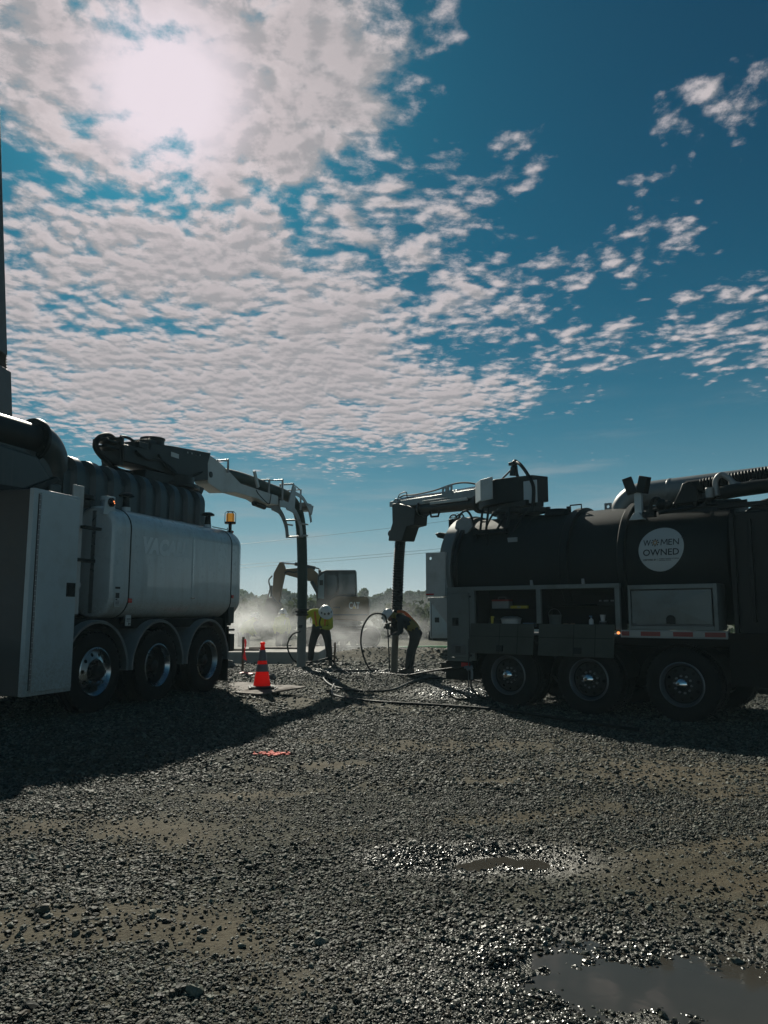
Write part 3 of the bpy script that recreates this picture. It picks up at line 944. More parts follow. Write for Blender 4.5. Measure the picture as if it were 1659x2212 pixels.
def wheel_proto(kind):
    w = empty("wheel")
    tyre_mesh().build("tyre", 'rubber', w, 0, 30)
    b = MB()
    lip = [(.312, .03), (.314, .008), (.300, .002), (.288, .012), (.276, .045)]
    if kind == 'front':
        # polished disc that bows outwards, ten hand holes and a ring of nuts
        b.lathe(lip + [(.27, .05)], (0, 0, 0), 'y', 48)
        ring_disc(b, (0, 0, 0), .165, .272, .012, 10, .200, .248, .048)
        b.lathe([(.167, .012), (.150, .030), (.10, .034), (.06, .034)], (0, 0, 0), 'y', 48)
        b.build("rim", 'alu', w, 0, 50)
        h = MB()
        h.lathe([(.0, -.085), (.07, -.082), (.085, -.07), (.088, .03)], (0, 0, 0), 'y', 28)
        h.build("hub", 'steel_rim', w, 0, 40)
        nuts(w, .128, .03, -.025, 'steel_rim')
        v = MB()
        v.lathe([(.262, .06), (.262, .20), (.05, .20)], (0, 0, 0), 'y', 40)
        v.build("wheel_well", 'frame', w, 0, 40)
    else:
        deep = kind == 'deep'
        lipm = 'alu' if deep else 'alu_dull'
        d = .17 if deep else .10
        b.lathe([(.312, .03), (.314, .006), (.300, .000), (.289, .010), (.281, .040), (.268, .055), (.264, .075)], (0, 0, 0), 'y', 48)
        b.build("rim", lipm, w, 0, 50)
        k2 = MB()
        k2.lathe([(.264, .075), (.260, d - .01), (.250, d)], (0, 0, 0), 'y', 48)
        ring_disc(k2, (0, 0, 0), .15, .251, d - .03, 10, .185, .232, d)
        k2.lathe([(.152, d - .03), (.12, d - .015), (.05, d - .015)], (0, 0, 0), 'y', 40)
        k2.build("dish", 'steel_rim', w, 0, 50)
        h = MB()
        y0 = d - .01
        h.lathe([(.0, y0 - .12), (.062, y0 - .115), (.078, y0 - .10), (.082, y0)], (0, 0, 0), 'y', 28)
        h.build("hub", 'steel_rim' if deep else 'chrome', w, 0, 40)
        nuts(w, .118, y0, y0 - .045, 'steel_rim' if deep else 'alu_dull')
        v = MB()
        v.lathe([(.255, d + .02), (.255, .26), (.05, .26)], (0, 0, 0), 'y', 40)
        v.build("wheel_well", 'frame', w, 0, 40)
    return w

def set_wheels(root, xs, kinds, z=.52, inner_dual=True):
    protos = {}
    for x, kd in zip(xs, kinds):
        for side in (0, 1):
            if kd not in protos:
                protos[kd] = wheel_proto(kd)
                w = protos[kd]
            else:
                w = copy_tree(protos[kd])
            w.parent = root
            w.location = (x, 0.0 if side == 0 else 2.48, z)
            w.rotation_euler = (0, 0, 0 if side == 0 else PI)
            if side == 0:
                w.rotation_euler = (0, random.uniform(0, 6), 0)
        if kd != 'front' and inner_dual:
            for y in (0.31, 1.90):
                t = tyre_mesh().build("inner_tyre", 'rubber', root, 0, 30)
                t.location = (x, y, z)
        MB().cyl((x, .2, z), (x, 2.28, z), .07).sphere((x, 1.24, z), .19, 16, (1, .9, 1)).build("axle", 'frame', root)

def rounded_rect(y0, y1, z0, z1, r, n=6):
    pts = []
    for (cy, cz, a0) in ((y1 - r, z1 - r, 0), (y0 + r, z1 - r, 90), (y0 + r, z0 + r, 180), (y1 - r, z0 + r, 270)):
        for k in range(n + 1):
            a = R(a0 + 90 * k / n)
            pts.append((cy + r * math.cos(a), cz + r * math.sin(a)))
    return pts

def latch(root, x, y, z, parent=None, s=1.0):
    b = MB()
    b.box(x - .075 * s, x + .075 * s, y - .012, y + .004, z - .085 * s, z + .085 * s)
    b.box(x - .05 * s, x + .01 * s, y - .022, y - .008, z - .06 * s, z + .06 * s)
    b.cyl((x + .045 * s, y - .02, z), (x + .045 * s, y, z), .018 * s, seg=10)
    return b.build("latch", 'black', parent or root, .004)

# ------------------------------------------------------------------ left truck (local x: away from the camera along its side; y: inward; z: up)
LT = empty("vacuum_truck", (-6.343 + 2.620, 2.061 + 8.065, 0.15), R(72))
tag(LT, "vacuum excavation truck with white water tank behind a tall white locker", "truck")

# chassis, far side and underside
MB().box(-1.2, 3.6, .78, .88, .74, 1.0).box(-5, 3.6, 1.62, 1.72, .74, 1.0).box(-.9, -.75, .78, 1.72, .78, .95).box(.6, .75, .78, 1.72, .78, .95) \
    .box(2.0, 2.15, .78, 1.72, .78, .95).box(3.45, 3.6, .55, 1.95, .70, 1.02).build("chassis", 'frame', LT, .01)
MB().box(-.46, 3.7, .12, 2.40, 1.06, 1.20).build("deck", 'frame', LT, .01)
MB().cyl((-4.6, 1.9, .72), (-2.9, 1.9, .72), .28).build("air_tank", 'frame', LT)

# tall locker
MB().box(-1.27, -.48, .012, 1.45, .33, 2.73).build("locker", 'locker_end_shade', LT, .012)  # end face coloured dark to stand for its shade
fr = MB()
fr.box(-1.275, -1.195, -.012, .05, .325, 2.735).box(-.53, -.475, -.008, .05, .325, 2.735).box(-1.195, -.53, -.010, .05, 2.68, 2.735).box(-1.195, -.53, -.010, .05, .325, .385)
fr.build("locker_frame", 'white_box', LT, .006)
dr = MB().box(-1.165, -.50, -.034, .008, .365, 2.695).build("locker_door", 'white_box', LT, .008)
latch(LT, -.60, -.034, 1.56, dr)
hg = MB()
for k in range(38):
    z = .40 + k * .0598
    hg.cyl((-1.180, -.022, z), (-1.180, -.022, z + .050), .011, seg=8)
hg.build("piano_hinge", 'alu_dull', dr)

# white guard posts between locker and tank
MB().box(-.42, -.23, .14, .17, 1.98, 2.92).build("guard_post", 'white_dull', LT, .006)
MB().cyl((-.30, .16, 1.26), (-.30, .16, 1.97), .062).cyl((-.30, .16, 1.60), (-.30, .16, 1.66), .075).build("guard_post", 'white_dull', LT)
MB().box(-.38, -.02, .08, .20, 1.93, 1.975).build("bracket", 'black', LT, .005)
MB().box(-.30, .04, .05, .12, 2.36, 2.40).build("bracket", 'black', LT, .005)

# white water tank: rounded box with softly domed ends
wt = MB()
ty0, ty1, tz0, tz1 = 0.0, .64, 1.20, 2.74
def tank_ring(x, inset):
    r = max(.06, .30 - inset * .3)
    return [(x, p[0], p[1]) for p in rounded_rect(ty0 + inset, ty1 - inset, tz0 + inset, tz1 - inset, r, 8)]
wt.loft([tank_ring(x, i) for x, i in ((.215, .075), (.222, .03), (.245, .010), (.275, .002), (.30, 0), (.34, 0), (2.16, 0), (2.2, 0), (2.206, -.004), (2.214, -.004), (2.22, 0), (2.26, 0), (3.56, 0),
                                      (3.62, 0), (3.72, .004), (3.80, .02), (3.85, .05), (3.875, .09), (3.885, .15))])
WT = wt.build("water_tank", 'white_tank', LT, 0, 35)
for x in (.60, 3.44):
    pts = [(x, p[0], p[1]) for p in rounded_rect(ty0 - .006, ty1 + .006, tz0 - .006, tz1 + .006, .306, 10)]
    b = MB()
    b.loft([[(x - .011, q[1], q[2]) for q in pts], [(x + .011, q[1], q[2]) for q in pts]], caps=False)
    pts2 = [(x, p[0], p[1]) for p in rounded_rect(ty0 + .002, ty1 - .002, tz0 + .002, tz1 - .002, .30, 10)]
    for sgn in (-1, 1):
        n = len(pts)
        A = [b.bm.verts.new((x + sgn * .011, q[1], q[2])) for q in pts]
        B = [b.bm.verts.new((x + sgn * .011, q[1], q[2])) for q in pts2]
        for k in range(n):
            b.bm.faces.new((A[k], A[(k + 1) % n], B[(k + 1) % n], B[k]))
    b.build("tank_strap", 'black', WT, 0, 40)
# faded maker's lettering, a small sticker, tags and reflectors
me = text_mesh("VACALL", .30, 1.04, .18, .018)
xs = [v.co.x for v in me.vertices]
w0, w1 = min(xs), max(xs)
map_mesh(me, lambda c: Vector((1.46 + (c.x - (w0 + w1) / 2) * 1.16 / (w1 - w0), -.0025, 2.235 + c.y * 1.0)))
me.materials.append(M['ghost'])
link("faded_lettering", me, WT, 0, 0)
b = MB().box(.06 + .24, .17 + .24, -.004, .004, 1.36, 1.56)
b.build("sticker", 'label', WT)
b = MB().box(.315, .395, -.006, -.0045, 1.475, 1.545).box(.318, .355, -.006, -.0045, 1.45, 1.466)
for k in range(4):
    b.box(.315, .395, -.006, -.0045, 1.378 + k * .018, 1.386 + k * .018)
b.build("sticker_print", 'ink', WT)
b = MB().box(.31, .41, -.004, .006, 1.60, 1.628)
b.build("sticker_print", 'ink', WT)
MB().box(.585, .655, -.024, -.004, 1.415, 1.475).build("reflector", 'red', WT, .004)
MB().box(3.46, 3.52, -.024, -.002, 1.53, 1.585).build("reflector", 'red', WT, .004)
MB().box(2.18, 2.29, -.006, .002, 1.50, 1.515).build("nameplate", 'lens_dark', WT)
MB().box(.57, .72, .03, .10, 1.13, 1.22).build("valve_box", 'black', LT, .008)
tg = MB().box(.585, .695, .012, .029, 1.10, 1.245).build("tag_plate", 'label', LT, .004)
b = MB().box(.60, .68, .009, .0115, 1.185, 1.20).box(.60, .66, .009, .0115, 1.16, 1.17)
b.box(.64, .655, .009, .0115, 1.11, 1.145).box(.665, .68, .009, .0115, 1.12, 1.135)
b.build("tag_print", 'ink', tg)
# fittings on the tank top
MB().cyl((.10, .42, 2.70), (.10, .42, 2.80), .10).cyl((.10, .42, 2.80), (.10, .42, 2.86), .15).build("hatch_cap", 'black', LT, .008)
lb = MB().prism([(.12, 2.60), (.36, 2.60), (.36, 2.86), (.20, 2.86), (.165, 2.80)], .10, .125, 'y').build("lamp_bracket", 'white_box', LT, .005)
MB().cyl((.262, .10, 2.775), (.262, .072, 2.775), .062, seg=24).build("lamp_housing", 'black', lb)
MB().lathe([(.050, 0), (.048, -.012), (.03, -.022), (0, -.024)], (.262, .072, 2.775), 'y', 20).build("lamp_lens", 'lens_dark', lb)
MB().sphere((.262, .052, 2.785), .012).sphere((.278, .052, 2.762), .009).build("lamp_glint", 'amber_glint', lb)  # glowing beads imitate a reddish reflection in the lens
MB().cyl((.50, .34, 2.73), (.50, .34, 2.84), .085).cyl((.50, .34, 2.84), (.50, .34, 2.90), .095).build("filler_neck", 'white_box', LT, .006)
for (x, y) in ((.84, .28), (3.12, .30)):
    v = MB().cyl((x, y, 2.73), (x, y, 2.79), .062).build("vent_neck", 'white_box', LT, .004)
    MB().cyl((x, y, 2.79), (x, y, 2.94), .055, .045).build("vent_stem", 'black', v)
    MB().lathe([(.0, .05), (.06, .045), (.105, .02), (.115, 0), (.10, -.012), (0, -.012)], (x, y, 2.955), 'z', 24).build("vent_cap", 'black', v)
MB().tube(smooth_path([(3.0, .14, 2.735), (3.3, .10, 2.728), (3.48, .12, 2.735), (3.62, .2, 2.78)], 5), .008, 6).build("wire", 'black', LT)
# flashing beacon in its cage
bc = MB().cyl((3.68, .18, 2.66), (3.68, .18, 2.86), .03).cyl((3.68, .18, 2.86), (3.68, .18, 2.895), .10).box(3.64, 3.72, .14, .22, 2.66, 2.74).build("beacon_stand", 'black', LT, .004)
MB().lathe([(.0, .15), (.062, .148), (.072, .135), (.075, 0)], (3.68, .18, 2.90), 'z', 24).build("beacon_lens", 'amber', bc)
b = MB()
for k in range(6):
    t = 2 * PI * k / 6
    b.tube([(3.68 + .095 * math.cos(t), .18 + .095 * math.sin(t), 2.89), (3.68 + .095 * math.cos(t), .18 + .095 * math.sin(t), 3.05),
            (3.68 + .06 * math.cos(t), .18 + .06 * math.sin(t), 3.08)], .006, 6)
b.tube([(3.68 + .06 * math.cos(2 * PI * k / 16), .18 + .06 * math.sin(2 * PI * k / 16), 3.08) for k in range(16)], .006, 6, closed=True)
b.build("beacon_cage", 'black', bc)
MB().sphere((3.72, .15, 2.72), .022).build("red_lamp", 'red', bc)

# half-round fenders
for x in (0, 1.37, 2.75):
    b = MB()
    n = 22
    for (rr, ya, yb) in ((.630, -.01, .58),):
        rings = []
        for k in range(n + 1):
            a = R(-4 + 188 * k / n)
            c, s = math.cos(a), math.sin(a)
            flare = 1.0 if abs(a - PI / 2) < 1.2 else 1.02
            r0 = rr * flare
            rings.append([(x + (r0 - .03) * c, ya, .54 + (r0 - .03) * s), (x + (r0 + .004) * c, ya - .008, .54 + (r0 + .004) * s),
                          (x + (r0 + .016) * c, ya + .02, .54 + (r0 + .016) * s), (x + (r0 + .014) * c, yb, .54 + (r0 + .014) * s),
                          (x + (r0 - .004) * c, yb, .54 + (r0 - .004) * s), (x + (r0 - .004) * c, ya + .03, .54 + (r0 - .004) * s)])
        b.loft(rings)
    b.build("fender", 'fender', LT, 0, 45)
    MB().cyl((x + .05, .1, 1.16), (x + .05, .7, 1.20), .03).build("fender_bracket", 'black', LT)
set_wheels(LT, (0, 1.37, 2.75), ('front', 'deep', 'deep'), .52)

# rear: mudflap, lamp boxes, bar
MB().box(3.44, 3.455, .02, .62, .13, 1.05).build("mudflap", 'flap', LT, .004)
MB().box(3.42, 3.62, .02, .22, 1.10, 1.38).build("lamp_box", 'black', LT, .01)
MB().box(3.46, 3.62, .0, .10, .62, .92).build("lamp_box", 'black', LT, .01)
MB().cyl((3.42, .12, .985), (3.80, .12, .985), .02).box(3.40, 3.46, .06, .2, .7, 1.3).build("tow_bar", 'black', LT)
MB().box(3.55, 3.60, .70, 2.40, .55, .70).build("bumper", 'black', LT, .01)

# ribbed debris body
DB = MB()
sec = rounded_rect(.70, 2.45, 1.22, 3.40, .22, 7)
DB.loft([[(x, p[0], p[1]) for p in sec] for x in (.02, 3.52)])
DB = DB.build("debris_body", 'debris', LT, 0, 35)
rear = MB()
sec2 = rounded_rect(.76, 2.39, 1.35, 3.33, .21, 7)
rear.loft([[(3.53, p[0], p[1]) for p in sec], [(3.62, p[0], p[1]) for p in sec], [(3.64, p[0], p[1]) for p in sec2],
           [(3.92, .06 + p[0] * .95, 1.5 + (p[1] - 1.5) * .86) for p in sec2]])
rear.build("rear_door", 'debris', LT, 0, 35)
for k in range(9):
    x = .30 + .40 * k
    w = .10
    so = rounded_rect(.70 - .07, 2.45 + .07, 1.21, 3.40 + .07, .25, 7)
    si = rounded_rect(.70 + .01, 2.45 - .01, 1.24, 3.40 - .01, .21, 7)
    b = MB()
    b.loft([[(x - w - .05, p[0], p[1]) for p in si], [(x - w, p[0], p[1]) for p in so], [(x + w * .55, p[0], p[1]) for p in so], [(x + w * .55 + .02, p[0], p[1]) for p in si]])
    b.build("rib", 'debris', DB, 0, 30)

# dust-collector body and suction pipe in front of the debris body
MB().prism([(-3.6, 2.76), (-.46, 2.76), (-.46, 1.24), (-.06, 1.24), (-.06, 3.30), (-.45, 3.42), (-3.6, 3.42)], .76, 2.40, 'y').build("filter_body", 'debris', LT, .03)
MB().prism([(-3.0, 3.0), (-1.9, 3.36), (-.55, 3.30), (-.20, 2.98), (-.5, 2.80), (-1.25, 2.78), (-2.4, 2.78)], .64, .78, 'y').build("hopper_panel", 'debris', LT, .03)
MB().prism([(-1.5, 2.82), (-.75, 2.84), (-.22, 3.08), (-.14, 3.04), (-.70, 2.76), (-1.5, 2.75)], .60, .77, 'y').build("hopper_brace", 'black', LT, .01)
MB().box(-.34, -.12, .60, .74, 1.25, 2.98).build("side_panel", 'debris', LT, .02)
MB().cyl((-6.0, .86, 3.56), (-.42, .86, 3.56), .205, seg=40).build("suction_pipe", 'black', LT)
b = MB()
b.lathe([(0.20, -.02), (.285, -.02), (.29, 0), (.29, .035), (.285, .045), (.20, .045)], (-.42, .86, 3.56), 'x', 40)
for k in range(12):
    t = 2 * PI * k / 12
    b.cyl((-.46, .86 + .25 * math.cos(t), 3.56 + .25 * math.sin(t)), (-.36, .86 + .25 * math.cos(t), 3.56 + .25 * math.sin(t)), .014, seg=6)
b.build("pipe_flange", 'black', LT, 0, 40)
arc = [(-.40 + .42 * math.sin(a), .86 + .10 * (1 - math.cos(a)), 3.14 + .42 * math.cos(a)) for a in np.linspace(0, PI / 2, 10)]
MB().tube(arc + [(.02, .96, 2.7)], .245, 28).build("pipe_elbow", 'debris', LT)

# crane turret with its hose reel
yb0, yb1 = 1.02, 1.46
TU = MB().prism([(1.70, 3.96), (1.72, 3.68), (2.25, 3.70), (3.65, 3.66), (4.30, 3.80), (4.27, 4.12), (4.37, 4.35), (3.10, 4.22), (2.43, 4.14), (2.40, 4.02)], yb0, yb1, 'y')
TU.box(3.80, 3.88, yb0 - .01, yb1 + .01, 4.20, 4.24)
TU = TU.build("crane_turret", 'black', LT, .02)
MB().cyl((2.78, 1.24, 4.12), (2.78, 1.24, 4.27), .20, seg=28).cyl((2.78, 1.24, 4.27), (2.78, 1.24, 4.30), .215, seg=28).box(2.42, 2.62, 1.05, 1.4, 4.08, 4.21).build("motor_cap", 'black', TU, .006)
MB().cyl((3.4, 1.24, 3.36), (3.4, 1.24, 3.72), .40, seg=32).cyl((3.4, 1.24, 3.50), (3.4, 1.24, 3.56), .50, seg=32).build("slew_ring", 'black', TU)
MB().box(3.02, 3.26, yb0 - .006, yb0, 4.02, 4.10).build("turret_decal", 'label', TU)
for k in range(4):
    MB().cyl((3.55 + k * .14, yb0 - .004, 4.19 + k * .012), (3.55 + k * .14, yb0 + .002, 4.19 + k * .012), .018, seg=10).build("bolt_plate", 'refl_white', TU)
loop = smooth_path([(1.75, 1.24, 4.06), (1.60, 1.24, 4.09), (1.42, 1.24, 4.03), (1.31, 1.24, 3.92), (1.33, 1.24, 3.82), (1.48, 1.24, 3.72), (1.85, 1.24, 3.58), (2.25, 1.24, 3.58)], 6)
MB().tube(loop, .048, 10).build("hose_loop", 'hose_black', TU)
MB().tube(smooth_path([(1.75, 1.12, 4.10), (1.95, 1.12, 4.12), (2.2, 1.14, 4.08), (2.5, 1.14, 4.05)], 5), .025, 8).tube(smooth_path([(1.60, 1.3, 4.10), (1.9, 1.3, 4.05), (2.3, 1.2, 3.98)], 5), .02, 8) \
    .tube(smooth_path([(2.0, 1.0, 3.9), (2.3, .98, 3.82), (2.7, .98, 3.88), (3.2, .98, 3.72)], 5), .022, 8).tube(smooth_path([(2.6, .99, 3.96), (3.0, .97, 3.74), (3.5, .98, 3.70), (4.0, .98, 3.9)], 5), .022, 8) \
    .build("hydraulic_line", 'hose_black', TU)
MB().box(1.40, 1.72, 1.10, 1.38, 3.86, 3.90).box(1.40, 1.72, 1.10, 1.38, 3.96, 4.0).box(1.69, 1.76, 1.06, 1.42, 3.62, 4.08).box(2.1, 2.35, 1.02, 1.4, 4.0, 4.10).build("reel_frame", 'black', TU, .005)
MB().prism([(2.2, 3.36), (3.0, 3.44), (4.0, 3.40), (4.15, 3.62), (3.3, 3.70), (2.3, 3.66)], 1.0, 1.5, 'y').build("turret_base", 'black', TU, .02)

# crane arm
AR = MB().prism([(4.38, 4.34), (4.75, 4.28), (5.29, 4.12), (5.72, 3.97), (6.5, 3.965), (7.50, 3.97), (7.54, 3.76), (6.79, 3.71), (6.5, 3.755), (5.5, 3.75), (4.96, 3.665), (4.44, 3.77), (4.30, 3.95)], 1.10, 1.40, 'y')
AR = AR.build("crane_arm", 'boom_white', LT, .012)
MB().cyl((4.50, 1.085, 3.95), (4.50, 1.098, 3.95), .06, seg=20).build("arm_pin", 'black', AR)
for (x, z0, z1, xa, za) in ((5.13, 4.10, 4.36, 4.70, 4.27), (6.98, 3.96, 4.26, None, 0), (7.68, 3.75, 4.38, 6.98, 4.25), (8.27, 3.85, 4.38, 7.76, 4.27), (8.72, 3.8, 4.30, 8.3, 4.36)):
    b = MB().tube([(x, 1.08, z0), (x, 1.08, z1), (x, 1.42, z1), (x, 1.42, z0)], .026, 8)
    if xa:
        b.cyl((xa, 1.08, za), (x, 1.08, z1 - .02), .014, seg=6)
    b.build("hose_rail", 'boom_grey', AR)
MB().prism([(6.20, 4.32), (6.28, 4.34), (6.48, 4.02), (6.40, 3.98)], 1.05, 1.09, 'y').build("hose_clamp", 'boom_white', AR, .004)
MB().cyl((6.6, 1.25, 3.68), (7.1, 1.25, 3.66), .06, seg=12).build("arm_cylinder", 'black', AR)
MB().box(7.54, 7.86, 1.13, 1.37, 3.79, 3.93).build("arm_slide", 'black', AR, .005)
MB().tube(smooth_path([(6.35, 1.07, 3.93), (6.45, 1.05, 3.84), (6.9, 1.05, 3.70), (7.0, 1.05, 3.80), (7.05, 1.06, 3.95)], 5), .012, 6).build("control_wire", 'hose_black', AR)
# curved hose guide at the arm's end: side plates with rungs
gb = MB()
outer = smooth_path([(7.50, 0, 3.79), (7.98, 0, 3.80), (8.38, 0, 3.68), (8.66, 0, 3.42), (8.76, 0, 3.14)], 5)
outer2 = smooth_path([(8.30, 0, 4.16), (8.80, 0, 4.10), (9.14, 0, 3.90), (9.28, 0, 3.70), (9.34, 0, 3.56)], 5)
for y in (1.06, 1.44):
    for path, wd in ((outer, .075), (outer2, .045)):
        ra, rb = [], []
        for i, p in enumerate(path):
            t = (path[min(i + 1, len(path) - 1)] - path[max(i - 1, 0)]).normalized()
            nn = Vector((-t.z, 0, t.x))
            q0, q1 = p + nn * wd, p - nn * wd
            ra.append([(q0.x, y - .012, q0.z), (q0.x, y + .012, q0.z), (q1.x, y + .012, q1.z), (q1.x, y - .012, q1.z)])
        gb.loft(ra)
    gb.prism([(7.86, 3.70), (8.30, 3.66), (8.36, 4.30), (8.20, 4.32)], y - .015, y + .015, 'y')
for (a, bb) in ((outer[-1], outer2[-2]), (outer[-6], outer2[-7])):
    for y in (1.04, 1.46):
        gb.cyl((a.x, y, a.z + .03), (9.08, y, a.z + .05), .022, seg=8)
for p in (outer[-1], outer[-8], outer2[-11]):
    gb.cyl((p.x, 1.02, p.z), (p.x, 1.48, p.z), .024, seg=8)
gb.box(8.98, 9.36, 1.06, 1.44, 3.92, 4.02).box(9.16, 9.42, 1.10, 1.40, 3.84, 3.96)
gb.build("hose_guide", 'boom_grey', AR, .004)
MB().prism([(8.95, 3.94), (9.40, 3.99), (9.30, 3.74), (9.18, 3.76)], 1.02, 1.05, 'y').build("guide_lug", 'boom_grey', AR, .004)
# suction hose and the steel tube at its foot
hz0 = -.07
hp = smooth_path([(4.9, 1.25, 3.98), (5.3, 1.25, 4.10), (6.2, 1.25, 4.14), (7.2, 1.25, 4.12), (8.10, 1.25, 4.10), (8.62, 1.25, 4.00), (8.98, 1.25, 3.74), (9.14, 1.25, 3.38), (9.22, 1.25, 2.9), (9.27, 1.25, 2.2), (9.28, 1.25, 1.30)], 12)
rad = [.126 + (.004 if i % 2 else 0) for i in range(len(hp))]
SH = MB().tube(hp, .118, 18, radii=rad).build("suction_hose", 'hose_green', LT, 0, 60)
MB().tube([(9.28, 1.25, 1.31), (9.275, 1.25, .6), (9.265, 1.25, hz0 - .06)], .112, 24).build("suction_tube", 'wand', SH)
MB().lathe([(.12, -.09), (.16, -.085), (.165, -.05), (.13, -.045), (.13, .03), (.17, .035), (.17, .075), (.12, .08)], (9.28, 1.25, 1.30), 'z', 24).box(9.42, 9.60, 1.2, 1.3, 1.25, 1.31).box(8.98, 9.16, 1.2, 1.3, 1.29, 1.34).build("hose_coupling", 'black', SH, .004)

# ------------------------------------------------------------------ right truck (local x: towards its cab; y: inward; z: up)
RT = empty("vacuum_truck", (4.157, 10.957, -0.10), R(-38))
tag(RT, "vacuum excavation truck with long black tank and open side tool lockers", "truck")
MB().box(-4.0, 5.5, .78, .88, .74, 1.0).box(-4.0, 5.5, 1.62, 1.72, .74, 1.0).box(-3.95, -3.8, .3, 2.2, .62, .95).box(-2.2, -2.05, .78, 1.72, .78, .95).box(-.8, -.65, .78, 1.72, .78, .95).build("chassis", 'frame', RT, .01)
MB().box(-3.8, 5.5, .10, 2.40, 1.06, 1.17).build("deck", 'frame', RT, .01)
set_wheels(RT, (0, -1.37, -2.74), ('dished', 'dished', 'dished'), .53)
for x in (0, -1.37, -2.74):
    b = MB()
    rings = []
    for k in range(19):
        a = R(5 + 170 * k / 18)
        c, s = math.cos(a), math.sin(a)
        rings.append([(x + .60 * c, .0, .53 + .56 * s), (x + .615 * c, .0, .53 + .575 * s), (x + .615 * c, .6, .53 + .575 * s), (x + .60 * c, .6, .53 + .56 * s)])
    b.loft(rings)
    b.build("fender", 'frame', RT, 0, 45)

# main tank
ZC, YC, RC = 2.30, 1.25, 0.95
TK = MB()
TK.lathe([(0, -4.42), (.35, -4.40), (.62, -4.33), (.80, -4.22), (.90, -4.08), (.93, -4.0)], (0, YC, ZC), 'x', 72)
TK.lathe([(RC, -4.0), (RC, .62), (.90, .66), (0, .68)], (0, YC, ZC), 'x', 72)
TK = TK.build("tank", 'tank_black', RT, 0, 35)
def tank_ring_part(name, x0, x1, r, mat):
    b = MB()
    b.lathe([(RC - .01, x0), (r - .012, x0), (r, x0 + .012), (r, x1 - .012), (r - .012, x1), (RC - .01, x1)], (0, YC, ZC), 'x', 72)
    return b.build(name, mat, TK, 0, 40)
tank_ring_part("rear_flange", -4.22, -3.98, 1.03, 'door_grey')
tank_ring_part("rear_flange", -3.95, -3.86, 1.00, 'black')
tank_ring_part("stiffener_ring", -1.92, -1.78, 1.01, 'tank_black')
tank_ring_part("stiffener_ring", -.95, -.84, 1.03, 'tank_black')
tank_ring_part("weld_seam", -2.66, -2.65, RC + .006, 'black')
tank_ring_part("weld_seam", .36, .37, RC + .006, 'black')
for x in (-2.45, -1.55):
    MB().box(x - .025, x + .025, .33, .42, 1.98, 2.16).build("tank_bracket", 'boom_grey', TK, .004)

# round decal on the tank wall: WOMEN OWNED
DX, DZ = -.30, 2.475
def on_tank(u, v, off):
    """u along the tank from the decal's centre, v up along its curve"""
    a0 = math.asin((DZ - ZC) / RC)
    a = a0 + v / RC
    return Vector((DX + u, YC - (RC + off) * math.cos(a), ZC + (RC + off) * math.sin(a)))
b = MB()
n, m = 64, 10
rows = []
for j in range(m + 1):
    row = []
    for k in range(n):
        t = 2 * PI * k / n
        rr = .335 * (1 + .018 * math.sin(2 * t + .5) - .045 * max(0, math.cos(t + .75)) ** 6)
        row.append(b.bm.verts.new(on_tank(rr * math.cos(t) * j / m * .99 if j else 0, rr * math.sin(t) * j / m * 1.03 if j else 0, .004)))
    rows.append(row)
for j in range(1, m):
    for k in range(n):
        b.bm.faces.new((rows[j][k], rows[j][(k + 1) % n], rows[j + 1][(k + 1) % n], rows[j + 1][k]))
for k in range(n):
    b.bm.faces.new((rows[0][0], rows[1][k], rows[1][(k + 1) % n]))
    if k:
        b.bm.verts.remove(rows[0][k])
DEC = b.build("round_decal", 'label', TK, 0, 60)
def decal_text(txt, size, u, v, width=None, mat='ink', bold=0.006, name="decal_lettering"):
    me = text_mesh(txt, size, 1.0, 0.0, bold)
    xs = [q.co.x for q in me.vertices]
    zs = [q.co.y for q in me.vertices]
    k = 1.0 if width is None else width / (max(xs) - min(xs))
    cx, cz = (max(xs) + min(xs)) / 2, (max(zs) + min(zs)) / 2
    map_mesh(me, lambda c: on_tank(u + (c.x - cx) * k, v + (c.y - cz), .0075))
    me.materials.append(M[mat])
    return link(name, me, DEC, 0, 0)
decal_text("W", .135, -.210, .095, .112, bold=.001)
decal_text("EN", .135, .185, .095, .155, bold=.001)
b = MB()
for k, (ua, va, ub, vb) in enumerate(((.0, .0475, .006, .1425), (.010, .1425, .046, .068), (.046, .068, .082, .1425), (.086, .1425, .092, .0475))):
    for i in range(4):
        f0_, f1_ = i / 4, (i + 1) / 4
        hw, o_ = .0068, .0075 + .0004 * k
        b.bm.faces.new([b.bm.verts.new(on_tank(ua + (ub - ua) * f + sgn * hw, va + (vb - va) * f, o_)) for f, sgn in ((f0_, -1), (f0_, 1), (f1_, 1), (f1_, -1))])
b.build("decal_lettering", 'ink', DEC, 0, 0)
decal_text("OWNED", .135, .0, -.055, .53, bold=.002)
decal_text("CERTIFIED BY", .034, -.165, -.165, .20, bold=.001)
decal_text("WOMEN'S BUSINESS ENTERPRISE", .022, .115, -.155, .29, bold=.0005)
decal_text("NATIONAL COUNCIL", .022, .06, -.178, .18, bold=.0005)
decal_text("TM", .03, .305, .15, .035, bold=.0008)
b = MB()
q = [on_tank(u, v, .0075) for u, v in ((-.048, -.185), (-.044, -.185), (-.044, -.145), (-.048, -.145))]
b.bm.faces.new([b.bm.verts.new(p) for p in q])
b.build("decal_lettering", 'ink', DEC, 0, 0)
b = MB()
def flat_disc(b, u, v, r, off=.0078, seg=12):
    b.bm.faces.new([b.bm.verts.new(on_tank(u + r * math.cos(2 * PI * k / seg), v + r * math.sin(2 * PI * k / seg), off)) for k in range(seg)])
for k in range(8):
    t = 2 * PI * k / 8
    flat_disc(b, -.088 + .050 * math.cos(t), .095 + .050 * math.sin(t), .011)
b.build("decal_flower", 'ink', DEC, 0, 0)
b = MB()
